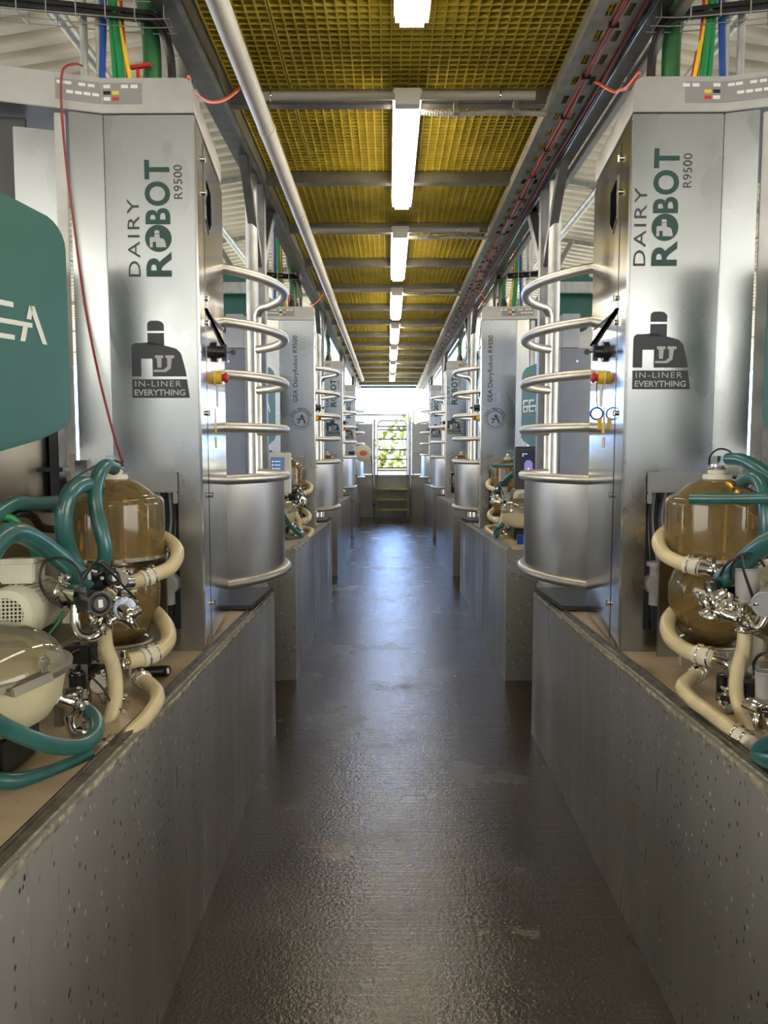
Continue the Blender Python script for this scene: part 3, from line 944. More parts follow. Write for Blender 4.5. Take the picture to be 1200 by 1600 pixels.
    # stickers
    m = MB(); sidepoly(m, [(0.34, 1.66), (0.40, 1.66), (0.37, 1.78)], 0.0095); m.build('warning_sticker', M['yellow'], root)
    m = MB(); sidepoly(m, [(0.345, 1.60), (0.395, 1.60), (0.395, 1.645), (0.345, 1.645)], 0.0095); m.build('paper_sticker', M['kraft'], root)
    m = MB(); sidepoly(m, [(0.41, 1.77), (0.47, 1.77), (0.47, 1.86), (0.41, 1.86)], 0.0095); m.build('paper_sticker', M['kraft'], root)
    # rest of the body
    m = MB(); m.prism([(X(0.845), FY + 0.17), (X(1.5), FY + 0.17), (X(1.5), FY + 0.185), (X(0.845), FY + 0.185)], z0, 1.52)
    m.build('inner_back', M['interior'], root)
    m = MB(); m.prism([(X(0.842), SF[1] - 0.012), (X(1.45), SF[1] - 0.012), (X(1.45), SF[1]), (X(0.832), SF[1])], z0, ZS); m.build('rear_panel', M['steel'], root)
    m = MB(); m.prism([(X(0.79), FY + 0.02), (X(1.45), FY + 0.02), (X(1.45), FY + 0.17), (X(0.80), FY + 0.17)], 1.505, 1.52); m.build('inner_shelf', M['darksteel'], root)
    # header with rounded outer corner
    hp = [(X(0.762), FY - 0.006), (X(1.08), FY - 0.006), (X(1.60), FY - 0.165), (X(1.60), SF[1]), (X(0.825), SF[1])]
    m = MB()
    n = len(hp)
    def hring(z, ins):
        return [(x + s * (ins if i in (0, 4) else 0), y + (0 if i in (0, 1, 2) else -ins * 0.0), z) for i, (x, y) in enumerate(hp)]
    rings = [hring(ZT + 0.003, 0), hring(HT - 0.035, 0), hring(HT - 0.016, 0.006), hring(HT - 0.004, 0.02), hring(HT, 0.04)]
    vs = [v for r_ in rings for v in r_]; fs = [tuple(range(n))]
    for i in range(len(rings) - 1):
        for k in range(n):
            fs.append((i * n + k, i * n + (k + 1) % n, (i + 1) * n + (k + 1) % n, (i + 1) * n + k))
    fs.append(tuple((len(rings) - 1) * n + k for k in range(n)))
    m.add(vs, fs); m.build('header', M['header'], root, bevel=0.002, angle=28)
    # label strips on the header
    F = Frame2((X(1.08), FY - 0.006, 0), (1, 0, 0), (0, 0, 1), (0, -1, 0))
    lab = MB(); labs = []
    wh, ye, rd, bk = 'white', 'yellow', 'red', 'black'
    if s < 0:
        F.rect(lab, 0.002, 2.79, 0.14, 2.86)
        u0 = 0.006
    else:
        F.rect(lab, -0.14, 2.79, -0.002, 2.86)
        u0 = -0.075
    for (a, z_, mb) in ((0, 2.842, wh), (0.062, 2.842, wh), (0.095, 2.842, wh), (0.0, 2.821, bk), (0.030, 2.821, ye), (0.0, 2.801, wh), (0.030, 2.801, rd)):
        a = a if s > 0 or a < 0.06 else a
        if s > 0: a = (0.03 - a) if a <= 0.031 else -a + 0.02
        q_ = MB(); F.rect(q_, u0 + a, z_, u0 + a + 0.024, z_ + 0.012, 0.002); labs.append((q_, mb))
    # angled part of the strip
    dd = V(s * 0.52, -0.159, 0).normalized(); nn = V(0, 0, 1).cross(dd); nn = -nn if nn.y > 0 else nn
    if s < 0: F2 = Frame2(V(X(1.08), FY - 0.006, 0) + dd * 0.15, -dd, (0, 0, 1), nn)
    else: F2 = Frame2((X(1.08), FY - 0.006, 0), dd, (0, 0, 1), nn)
    F2.rect(lab, 0.0, 2.79, 0.148, 2.86)
    for (a, z_) in ((0.005, 2.842), (0.03, 2.842), (0.075, 2.842), (0.105, 2.842), (0.035, 2.813), (0.063, 2.813), (0.091, 2.813), (0.119, 2.813)):
        q_ = MB(); F2.rect(q_, a, z_, a + 0.022, z_ + 0.010, 0.002); labs.append((q_, wh))
    ls = lab.build('label_strip', M['labelgrey'], root)
    for q_, c_ in labs: q_.build('label', M[c_], ls)
    # lettering
    k = 432.0
    if s < 0: F = Frame2((X(1.08), FY, 0), (1, 0, 0), (0, 0, 1), (0, -1, 0)); a0 = 0.025; e0 = 0.033
    else: F = Frame2((X(0.765), FY, 0), (1, 0, 0), (0, 0, 1), (0, -1, 0)); a0 = -0.038; e0 = -0.024
    if decor == 0:
        dz = 0.0 if s < 0 else 0.035
        zz = lambda y: zpx(y, 2.78) + dz
        m = MB(); F.text(m, 'DAIRY', a0 + 0.092, zz(432), zz(310) - zz(432), 0.042, True, spacing=1.15); m.build('lettering', M['ink'], root)
        m = MB(); F.text(m, 'R', a0 + 0.203, zz(432), zz(393) - zz(432), 0.090, True, bold=0.028)
        m.build('lettering', M['inkgreen'], root)
        m = MB(); F.text(m, 'BOT', a0 + 0.203, zz(350), zz(249) - zz(350), 0.090, True, bold=0.028, spacing=1.12)
        m.build('lettering', M['inkgreen'], root)
        m = MB(); F.disc(m, a0 + 0.158, zz(372), 0.047); lt = m.build('round_badge', M['inkgreen'], root)
        m = MB(); picto(F, m, None, a0 + 0.128, zz(386), 0.058, 0.0026); m.build('small_emblem', M['inkpale'], lt)
        m = MB(); F.text(m, 'R9500', a0 + 0.246, zz(310), zz(257) - zz(310), 0.030, True, spacing=1.05); m.build('lettering', M['ink'], root)
        z1 = zpx(588, 2.78) + (0.03 if s > 0 else 0)
        m = MB(); lt = MB(); picto(F, m, lt, e0 + 0.044, z1, 0.196, 0.0013)
        em = m.build('emblem', M['ink'], root); lt.build('emblem_detail', M['inkpale'], em)
        m = MB(); F.poly(m, [(e0 + 0.044, z1 - 0.076), (e0 + 0.250, z1 - 0.076), (e0 + 0.240, z1 - 0.010), (e0 + 0.044, z1 - 0.010)])
        pl = m.build('caption_plate', M['ink'], root)
        m = MB(); F.text(m, 'IN-LINER', e0 + 0.055, z1 - 0.036, 0.165, 0.020, False, 0.0024, 0, 1.2)
        F.text(m, 'EVERYTHING', e0 + 0.052, z1 - 0.068, 0.182, 0.022, False, 0.0024, 0.02)
        m.build('caption', M['inkpale'], pl)
    else:
        m = MB(); F.text(m, 'GEA DairyRobot R9500', a0 + 0.150, 2.02, 0.60, 0.055, True, bold=0.012, spacing=1.05); m.build('lettering', M['ink'], root)
        m = MB(); F.text(m, 'In-Liner Everything', a0 + 0.220, 2.02, 0.36, 0.040, True); m.build('lettering', M['inkpale'], root)
        m = MB(); ca, cb = a0 + 0.165, 1.865
        F.ring(m, ca, cb, 0.072, 0.078); F.ring(m, ca, cb, 0.094, 0.097)
        F.poly(m, [(ca - 0.035, cb - 0.005), (ca + 0.015, cb - 0.005), (ca + 0.012, cb + 0.006), (ca - 0.035, cb + 0.006)])
        F.poly(m, [(ca - 0.03, cb - 0.040), (ca - 0.018, cb - 0.040), (ca - 0.004, cb - 0.004), (ca - 0.015, cb - 0.004)])
        F.poly(m, [(ca + 0.0, cb + 0.040), (ca + 0.014, cb + 0.040), (ca + 0.046, cb - 0.040), (ca + 0.032, cb - 0.040)])
        F.poly(m, [(ca - 0.006, cb + 0.012), (ca + 0.006, cb + 0.012), (ca + 0.014, cb + 0.040), (ca + 0.0, cb + 0.040)])
        tx = 'ADD BETTER'
        for i, chh in enumerate(tx):
            if chh == ' ': continue
            t = PI - 0.35 - (PI - 0.7) * i / (len(tx) - 1)
            ex_ = F.ex * math.sin(t) - F.ey * math.cos(t); ey_ = F.ex * math.cos(t) + F.ey * math.sin(t)
            oo = F.o + F.en * 0.0013 + F.ex * ca + F.ey * cb + ey_ * 0.082 - ex_ * 0.009
            add_text(m, chh, oo, ex_, ey_, 0.018, 0.022)
        m.build('round_emblem', M['ink'], root)
    # bracket, cables and valve inside the opening
    m = MB(); m.bx(X(0.846), X(1.12), FY - 0.022, FY - 0.006, 1.44, 1.515); m.bx(X(0.846), X(0.862), FY - 0.022, FY - 0.006, 1.40, 1.44)
    m.build('bracket', M['grey'], root, bevel=0.003)
    for i in range(6):
        rnd = random.Random(10 + i)
        u = 0.87 + 0.022 * i
        P = [V(X(u), FY + 0.04, 1.47), V(X(u + rnd.uniform(-.02, .02)), FY + 0.06, 1.33), V(X(u + rnd.uniform(-.02, .05)), FY + 0.05, 1.18), V(X(u + rnd.uniform(-.01, .06)), FY + 0.07, z0 + 0.05)]
        MB().tube(P, 0.0055, 8, 6).build('cable', M['cable'] if i % 2 else M['black'], root)
    c = V(X(0.895), FY + 0.02, 1.10)
    m = MB(); m.cyl(c + V(0, 0.03, 0), c - V(0, 0.035, 0), 0.038, n=20); m.cyl(c - V(0, 0, 0.075), c + V(0, 0, 0.075), 0.022, n=16); m.cyl(c + V(0, 0, 0.07), c + V(0, 0, 0.085), 0.034, n=16)
    m.build('valve', M['cupgrey'], root)
    item(root, tmpl, reps)

def box_housing(s):
    X = lambda u: MID + s * u
    root = thing('teal_housing', '', 'housing', (X(1.25), 2.2, 1.68), 'teal equipment housings')
    p = V(X(1.06), 2.40, 0); q = V(X(1.33), 1.78, 0); d = (q - p).normalized(); L = (q - p).length
    out = V(0, 0, 1).cross(d); out = out if out.x * s < 0 else -out
    zb, zt = 1.655, 2.30
    # rounded outline with rounded corners, thickness
    pts = [(0.0, zb + 0.05), (0.004, zb + 0.03), (0.014, zb + 0.016), (0.03, zb + 0.006), (0.12, zb - 0.03), (L * 0.6, zb - 0.10), (L - 0.08, zb - 0.16), (L - 0.03, zb - 0.15), (L, zb - 0.10), (L, zt - 0.03), (L - 0.02, zt + 0.01), (L - 0.06, zt + 0.03)]
    pts += [(0.20, zt + 0.006)] + [(0.09 - 0.09 * math.sin(PI / 2 * k / 6), zt - 0.10 + 0.09 * math.cos(PI / 2 * k / 6)) for k in range(7)]
    m = MB(); n = len(pts); vs = []
    for lift, ins in ((0, 0.0), (-0.16, 0.0)):
        for a, z_ in pts:
            vs.append(p + d * a + out * lift + V(0, 0, z_))
    m.add(vs, [tuple(range(n)), tuple(range(2 * n - 1, n - 1, -1))] + [(k, (k + 1) % n, n + (k + 1) % n, n + k) for k in range(n)])
    m.build('shell', M['tealbox'], root, bevel=0.014, angle=50)
    if s < 0: F = Frame2(p + d * L, -d, (0, 0, 1), out); a0 = L - 0.09 - 0.235
    else: F = Frame2(p, d, (0, 0, 1), out); a0 = 0.09
    m = MB(); gea_logo(F, m, a0 - 0.05, 1.905, 0.105, 0.002)
    m.build('logo', M['white'], root)
    item(root, 'teal rounded housing with white lettering beside the {p}')
    # dark bracket under it, steel wall behind
    root = thing('steel_partition', '', 'steel panel', (X(1.4), 2.5, topz(2.6)), 'brown-tinted steel panels')
    MB().prism([(X(1.235), 2.64), (X(1.24), 2.66), (X(1.75), 1.72), (X(1.74), 1.70)], topz(2.3), 1.68).build('sheet', M['darksheet'], root)
    m = MB(); m.bx(X(1.20), X(1.232), 2.60, 2.66, 1.38, 1.95); m.bx(X(1.18), X(1.27), 2.58, 2.66, 1.52, 1.535)
    m.build('bracket', M['black'], root, bevel=0.002)
    m = MB(); m.bar((X(1.14), 2.57, 1.58), (X(1.14), 2.59, 1.40), 0.012, 0.02); m.bar((X(1.09), 2.56, 1.50), (X(1.04), 2.55, 1.44), 0.02, 0.006); m.bx(X(1.09), X(1.13), 2.56, 2.60, 1.50, 1.56)
    m.build('sensor_frame', M['chrome'], root, bevel=0.002)
    item(root, 'tall dull steel panel below the teal housing of the {p}')
M['darksheet'] = steel('warm dull steel sheet', (0.36, 0.33, 0.28), 0.30, 0.42, 3, (1, 1, 0.3), 0.04, 0.25)

def top_services(s):
    X = lambda u: MID + s * u
    H = 2.878
    for i, u in enumerate((1.215, 1.158)):
        o = MB().cyl((X(u), 2.98, H), (X(u), 2.98, 3.9), 0.014, n=14).build('steel_conduit', M['galv'])
        tag(o, '', 'conduit', 'vertical steel conduits'); item(o, ['outer', 'inner'][i] + ' thin vertical steel conduit on top of the {p}', 3)
    for i, (u, mt, r, lean) in enumerate(((1.138, 'blue', 0.012, -0.01), (1.112, 'green', 0.011, 0.02), (1.098, 'green', 0.014, 0.03), (1.085, 'yellow', 0.008, 0.05), (1.075, 'red', 0.006, 0.03))):
        P = [V(X(u - lean * 1.3), 2.96, H - 0.01), V(X(u - lean * 0.6), 2.97, H + 0.15), V(X(u), 2.98, H + 0.4), V(X(u + 0.01), 2.99, H + 0.9)]
        o = MB().tube(P, r, 10, 6).build('utility_hose', M[mt]); tag(o, '', 'hose', 'coloured hoses on the robots')
        item(o, [('blue hose rising from the top of the {p}'), ('thinner green hose rising from the top of the {p}'), ('thicker green hose rising from the top of the {p}'),
                 ('thin yellow hose rising from the top of the {p}'), ('thin red hose rising from the top of the {p}')][i], 3)
    root = thing('vacuum_pipe', '', 'pipe', (X(0.93), 3.05, H), 'green vacuum pipes')
    m = MB(); m.tube([V(X(0.985), 3.05, H + 0.03), V(X(0.985), 3.05, H + 0.25), V(X(1.01), 3.05, H + 0.45), V(X(1.035), 3.07, H + 0.9)], 0.034, 16, 6)
    m.build('pipe', M['greenpipe'], root)
    m = MB(); m.cyl((X(0.985), 3.05, H), (X(0.985), 3.05, H + 0.085), 0.050, n=20); m.cyl((X(0.985), 3.05, H + 0.085), (X(0.985), 3.05, H + 0.11), 0.040, n=20)
    cl = m.build('collar', M['black'], root, bevel=0.006)
    m = MB(); m.bar((X(1.05), 2.99, H + 0.135), (X(0.97), 2.99, H + 0.145), 0.022, 0.012) if s < 0 else m.bar((X(1.045), 2.99, H + 0.09), (X(1.06), 2.99, H + 0.19), 0.022, 0.012)
    m.cyl((X(1.02 if s < 0 else 1.048), 2.99, H), (X(1.02 if s < 0 else 1.048), 2.99, H + 0.13), 0.007, n=8)
    m.build('lever', M['red'], root, bevel=0.003)
    item(root, 'green vertical pipe with black collar on top of the {p}', 3)
    P = [V(X(1.7), 2.93, 3.235), V(X(1.3), 2.95, 3.205), V(X(1.02), 2.98, 3.19), V(X(0.96), 3.0, 3.19), V(X(0.925), 3.03, 3.15), V(X(0.91), 3.05, 3.05), V(X(0.912), 3.05, H - 0.02)]
    for i in range(3):
        Q = [p + V(0, 0.02 * (i - 1), 0.016 * ((i * 2) % 3 - 1)) for p in P]
        o = MB().tube(Q, 0.011, 8, 5).build('black_cable', M['black']); tag(o, '', 'cable', 'black cables over the robots')
        item(o, ['front', 'middle', 'rear'][i] + ' black cable in the wire basket over the {p}', 2)
    # wire basket tray
    root = thing('wire_basket', '', 'cable basket', (X(1.3), 2.97, 3.16), 'wire cable baskets')
    m = MB()
    for (dy_, dz_) in ((-0.05, 0.0), (-0.05, 0.06), (0.0, -0.004), (0.05, 0.0), (0.05, 0.06)):
        m.tube([V(X(1.75), 2.93 + dy_, 3.195 + dz_), V(X(1.30), 2.95 + dy_, 3.165 + dz_), V(X(1.0), 2.97 + dy_, 3.15 + dz_), V(X(0.88), 2.98 + dy_, 3.155 + dz_)], 0.0022, 6, 4)
    for i in range(9):
        u = 0.90 + 0.105 * i; z_ = 3.15 + 0.06 * max(0, (u - 1.1)) ; yy = 2.97 - 0.05 * (u - 1)
        m.tube([V(X(u), yy - 0.05, z_ + 0.09), V(X(u), yy - 0.05, z_), V(X(u), yy + 0.05, z_), V(X(u), yy + 0.05, z_ + 0.09)], 0.0022, 6, 0)
    m.build('wires', M['tube'], root)
    item(root, 'steel wire cable basket above the {p}', 2)
    # orange hose from the header to the walkway beam
    o = MB().tube([V(X(0.80), 2.86, 2.92), V(X(0.815), 3.0, 2.93), V(X(0.80), 3.2, 2.98), V(X(0.76), 3.35, 3.06), V(X(0.70), 3.48, 3.185)] if s < 0 else
                  [V(X(0.80), 2.84, 2.92), V(X(0.79), 2.95, 2.92), V(X(0.82), 3.15, 3.0), V(X(0.84), 3.3, 3.06), V(X(0.80), 3.45, 3.17)], 0.0062, 10, 6).build('orange_hose', M['orange'])
    tag(o, '', 'hose', 'orange hoses'); item(o, 'sagging orange hose between the header and the walkway of the {p}', 2)
    # plastic drain stub beside the beam
    o = MB().lathe([(0.028, 0.0), (0.032, 0.0), (0.032, 0.20), (0.028, 0.20)], (X(1.0), 3.55, 3.11), (0, 0, 1), 20, True).build('drain_stub', M['cupgrey'])
    tag(o, '', 'pipe', 'grey drain stubs'); item(o, 'short grey drain pipe outside the walkway beam near the {p}', 2)

def jars(s):
    X = lambda u: MID + s * u
    cx, cy = X(0.98), 2.50
    root = thing('milk_jar', '', 'milk jar', (cx, cy, topz(2.5) + 0.006), 'amber milk jars')
    R = 0.158
    prof = [(R, 1.255), (R, 1.42)]
    for k in range(1, 8):
        a = PI / 2 * k / 7
        prof.append((R - 0.028 + 0.028 * math.cos(a), 1.42 + 0.028 * math.sin(a)))
    prof += [(0.115, 1.462), (0.085, 1.485), (0.05, 1.50), (0.0, 1.502)]
    MB().lathe(prof, (cx, cy, 0), n=48).build('glass', M['amber'], root)
    MB().lathe([(R + 0.006, 1.238), (R + 0.010, 1.246), (R + 0.006, 1.256), (R - 0.01, 1.256), (0.0, 1.252), (0.0, 1.246), (R - 0.01, 1.238)], (cx, cy, 0), n=48).build('base_ring', M['chrome'], root)
    m = MB(); m.cyl((cx, cy, 1.495), (cx, cy, 1.515), 0.045, n=24); m.cyl((cx, cy, 1.515), (cx, cy, 1.53), 0.03, n=20)
    m.build('lid', M['cuff'], root, bevel=0.003)
    m = MB(); m.cyl((cx, cy, 1.528), (cx, cy, 1.548), 0.022, n=20); m.torus((cx, cy, 1.535), (0, 0, 1), 0.024, 0.005); m.bx(cx - 0.014, cx + 0.014, cy - 0.03, cy + 0.01, 1.545, 1.575)
    m.build('lid_clamp', M['chrome'], root)
    # inner tubes seen through the glass
    m = MB(); m.cyl((cx + 0.03, cy, 1.26), (cx + 0.035, cy, 1.43), 0.005, n=10); m.tube([V(cx + 0.035, cy, 1.43), V(cx + 0.07, cy - 0.02, 1.41), V(cx + 0.12, cy - 0.03, 1.375)], 0.005, 8, 4)
    m.build('inner_tube', M['yellow'], root)
    # lower amber bowl
    prof = [(0.095, 1.232), (0.125, 1.20), (0.140, 1.15), (0.138, 1.09), (0.125, 1.04), (0.10, 0.995), (0.06, 0.965), (0.0, 0.955)]
    MB().lathe(prof, (cx, cy, 0), n=40).build('lower_bowl', M['amber'], root)
    m = MB(); m.torus((cx, cy, 0.965), (0, 0, 1), 0.105, 0.007); m.cyl((cx, cy, 0.955), (cx, cy, 0.962), 0.105, n=32)
    for a in (0.6, 2.4, 4.0, 5.4):
        m.cyl((cx + 0.1 * math.cos(a), cy + 0.1 * math.sin(a), topz(2.5) + 0.006), (cx + 0.1 * math.cos(a), cy + 0.1 * math.sin(a), 0.96), 0.006, n=8)
    m.build('stand', M['tube'], root)
    item(root, 'amber domed milk jar on a steel stand in front of the {p}', 3)
    # steel back plate beside the bowl
    o = MB().bx(X(0.875), X(1.25), 2.70, 2.712, topz(2.7) + 0.006, 1.24).build('splash_plate', M['darksheet'])
    tag(o, '', 'plate', 'splash plates'); item(o, 'dull steel splash plate behind the amber jar of the {p}', 2)
    # receiver with clear dome
    cx, cy = X(0.985), 1.64
    zt = 1.12
    root = thing('receiver_jar', '', 'receiver jar', (cx, cy, topz(1.6) + 0.006), 'cream receiver jars')
    R = 0.182
    prof = [(R, zt)] + [(R * math.cos(a), zt + 0.100 * math.sin(a)) for a in [PI / 2 * k / 10 for k in range(1, 11)]]
    MB().lathe(prof, (cx, cy, 0), n=44).build('clear_dome', M['dome'], root)
    prof = [(R, zt - 0.005), (R - 0.002, zt - 0.03), (R - 0.01, zt - 0.07), (R - 0.035, zt - 0.11), (R - 0.08, zt - 0.135), (0, zt - 0.142), (0, zt - 0.02), (R - 0.02, zt - 0.02)]
    MB().lathe(prof, (cx, cy, 0), n=44).build('bowl', M['bowl'], root)
    m = MB(); m.lathe([(R, zt - 0.009), (R + 0.013, zt - 0.009), (R + 0.015, zt + 0.004), (R, zt + 0.007)], (cx, cy, 0), n=44, close=True)
    rg = m.build('clamp_ring', M['tube'], root)
    a = math.atan2(-0.55, -s * 0.83) ; c = V(cx + (R + 0.012) * math.cos(a), cy + (R + 0.012) * math.sin(a), zt)
    tdir = V(-math.sin(a), math.cos(a), 0)
    m = MB(); m.bar(c - tdir * 0.04 + V(0, 0, -0.008), c + tdir * 0.05 + V(0, 0, 0.006), 0.032, 0.020); m.cyl(c + tdir * 0.04, c + tdir * 0.04 + V(0, 0, 0.05), 0.006, n=8); m.cyl(c + tdir * 0.04 + V(0, 0, 0.03), c + tdir * 0.04 + V(0, 0, 0.042), 0.012, n=8)
    m.build('latch', M['darksheet'], rg, bevel=0.003)
    m = MB(); m.bx(cx - 0.10, cx + 0.08, cy - 0.06, cy + 0.12, topz(1.6) + 0.006, zt - 0.14)
    m.build('base', M['black'], root, bevel=0.006)
    item(root, 'cream bowl with clear domed lid beside the {p}', 2)

def motor(s):
    X = lambda u: MID + s * u
    a = at(8, 962, 1.84) if s < 0 else V(X(0.99), 1.84, 1.20)
    b_ = at(72, 938, 2.22) if s < 0 else V(X(1.02), 2.22, 1.20)
    ax = (b_ - a).normalized(); L = (b_ - a).length
    xx, yy, zz = frame(ax)
    root = thing('pump_motor', '', 'motor', (a.x, a.y, topz(2.0)), 'cream pump motors')
    R = 0.068
    m = MB(); m.lathe([(R * 0.62, 0.0), (R * 0.9, 0.004), (R, 0.02), (R * 1.0, 0.09), (R * 0.97, 0.09), (R * 0.97, 0.02), (R * 0.62, 0.006)], a, ax, 36, True)
    cw = m.build('fan_cowl', M['motor'], root)
    m = MB()
    r_ = R * 0.62
    for i in range(-4, 5):
        t = i * r_ / 4.5; h = math.sqrt(max(0, r_ * r_ - t * t))
        m.bar(a + xx * t - yy * h + ax * 0.003, a + xx * t + yy * h + ax * 0.003, 0.003, 0.003)
        m.bar(a + yy * t - xx * h + ax * 0.003, a + yy * t + xx * h + ax * 0.003, 0.003, 0.003)
    m.build('grille', M['motor'], cw)
    MB().cyl(a + ax * 0.02, a + ax * 0.024, r_ * 1.3, n=24).build('dark_fan', M['black'], cw)
    m = MB(); m.cyl(a + ax * 0.09, a + ax * (L - 0.05), R * 0.86, n=30)
    for k in range(28):
        t = 2 * PI * k / 28
        dd = xx * math.cos(t) + yy * math.sin(t)
        m.bar(a + ax * 0.09 + dd * R * 0.9, a + ax * (L - 0.06) + dd * R * 0.9, 0.004, 0.018)
    m.build('finned_body', M['motor'], root)
    m = MB(); m.cyl(a + ax * (L - 0.06), a + ax * (L - 0.03), R * 1.12, n=32); m.cyl(a + ax * (L - 0.03), a + ax * L, R * 0.7, n=24)
    m.build('flange', M['motor'], root, bevel=0.003)
    c = a + ax * (L * 0.42) + V(0, 0, R + 0.03)
    Rm = Matrix((xx, ax, xx.cross(ax))).transposed()
    m = MB(); m.box(c, (0.085, 0.115, 0.055), Rm); m.box(c + V(0, 0, 0.03), (0.095, 0.125, 0.012), Rm)
    m.build('terminal_box', M['motor'], root, bevel=0.005)
    m = MB(); m.bx(a.x - 0.09, a.x + 0.10, a.y + 0.08, a.y + 0.30, a.z - R - 0.035, a.z - R - 0.02)
    for dx in (-0.07, 0.08):
        for dy_ in (0.1, 0.28):
            m.bx(a.x + dx - 0.01, a.x + dx + 0.01, a.y + dy_ - 0.01, a.y + dy_ + 0.01, topz(2.0) + 0.006, a.z - R - 0.03)
    m.build('bracket', M['darksheet'], root)
    item(root, 'cream electric pump motor with fan grille beside the {p}', 2)

def hoseobj(name, mt, pts, r, label, cat='hose', group='hoses on the robots', n=2, cuffs=(), nn=14):
    P = [p if isinstance(p, Vector) else at(*p) for p in pts]
    o = MB().tube(P, r, nn, 8)
    if cuffs:
        root = thing(name, '', cat, P[0], group)
        o.build('hose_body', M[mt], root)
        for (i0, i1) in cuffs:
            a, b_ = P[i0], P[i1]; dd = (b_ - a).normalized()
            Lc = min(0.055, (b_ - a).length)
            m = MB().cyl(a - dd * 0.004, a + dd * Lc, r * 1.18, n=20)
            cf = m.build('cuff', M['cuff'] if mt == 'cream' else M[mt], root, bevel=0.002)
            m = MB()
            for t in (0.25, 0.85):
                cc = a + dd * Lc * t
                m.torus(cc, dd, r * 1.2, 0.003)
                x_, y_, z_ = frame(dd)
                m.box(cc + V(0, 0, r * 1.25), (0.012, 0.016, 0.010)); m.cyl(cc + V(0, 0, r * 1.25) - x_ * 0.012, cc + V(0, 0, r * 1.25) + x_ * 0.012, 0.003, n=6)
            m.build('hose_clamp', M['chrome'], cf)
        item(root, label, n)
    else:
        ob = o.build(name, M[mt]); tag(ob, '', cat, group); item(ob, label, n)

def clamp(mb, c, ax, R):
    ax = ax.normalized(); x_, y_, _ = frame(ax)
    mb.cyl(c - ax * 0.006, c + ax * 0.006, R * 1.22, n=20)
    mb.torus(c, ax, R * 1.25, 0.004, 20, 6)
    e_ = c + y_ * R * 1.5
    mb.cyl(e_ - x_ * 0.014, e_ + x_ * 0.016, 0.0045, n=8); mb.cyl(e_ + x_ * 0.010, e_ + x_ * 0.018, 0.009, n=8)
    mb.box(e_ - x_ * 0.012, (0.010, 0.010, 0.014))

def cluster(s, name, label, pipes, clamps, solenoids, wires, plates=(), n=2):
    """chrome pipework: pipes [(pts, r)], clamps [(c, axis, R)], solenoids [(a, b, r, material)]"""
    c0 = pipes[0][0][0]
    root = thing(name, '', 'valve cluster', c0, 'chrome valve clusters')
    for pts, r in pipes:
        MB().tube(pts, r, 14, 6).build('elbow_pipe', M['chrome'], root)
    for c, ax, R in clamps:
        m = MB(); clamp(m, c, ax, R); m.build('clamp', M['chrome'], root)
    for a, b_, r, mt in solenoids:
        dd = (b_ - a).normalized()
        m = MB(); m.cyl(a, b_, r, n=26); m.cyl(a - dd * 0.02, a, r * 1.08, n=26)
        so = m.build('solenoid', M[mt], root, bevel=0.003)
        if mt == 'black':
            m = MB(); m.cyl(b_, b_ + dd * 0.001, r * 0.55, n=20); m.torus(b_, dd, r * 0.72, 0.004); m.build('rim', M['black'], so)
            x_, y_, _ = frame(dd); cc = b_ + dd * 0.0015
            m = MB(); m.add([cc - x_ * 0.006 - y_ * 0.010, cc + x_ * 0.006 - y_ * 0.010, cc + x_ * 0.006 + y_ * 0.010, cc - x_ * 0.006 + y_ * 0.010], [(0, 1, 2, 3)]); m.build('sticker', M['white'], so)
        else:
            m = MB(); m.torus(b_, dd, r * 0.94, 0.003); m.build('rim', M[mt], so)
            m = MB(); m.cyl(b_ - dd * 0.001, b_ + dd * 0.001, r * 0.82, n=24); m.build('cup_mouth', M['grey'], so)
    for pts, r in wires:
        MB().tube(pts, r, 8, 8).build('wire', M['black'], root)
    for c, sz, mt in plates:
        MB().box(c, sz).build('block', M[mt], root, bevel=0.003)
    item(root, label, n)

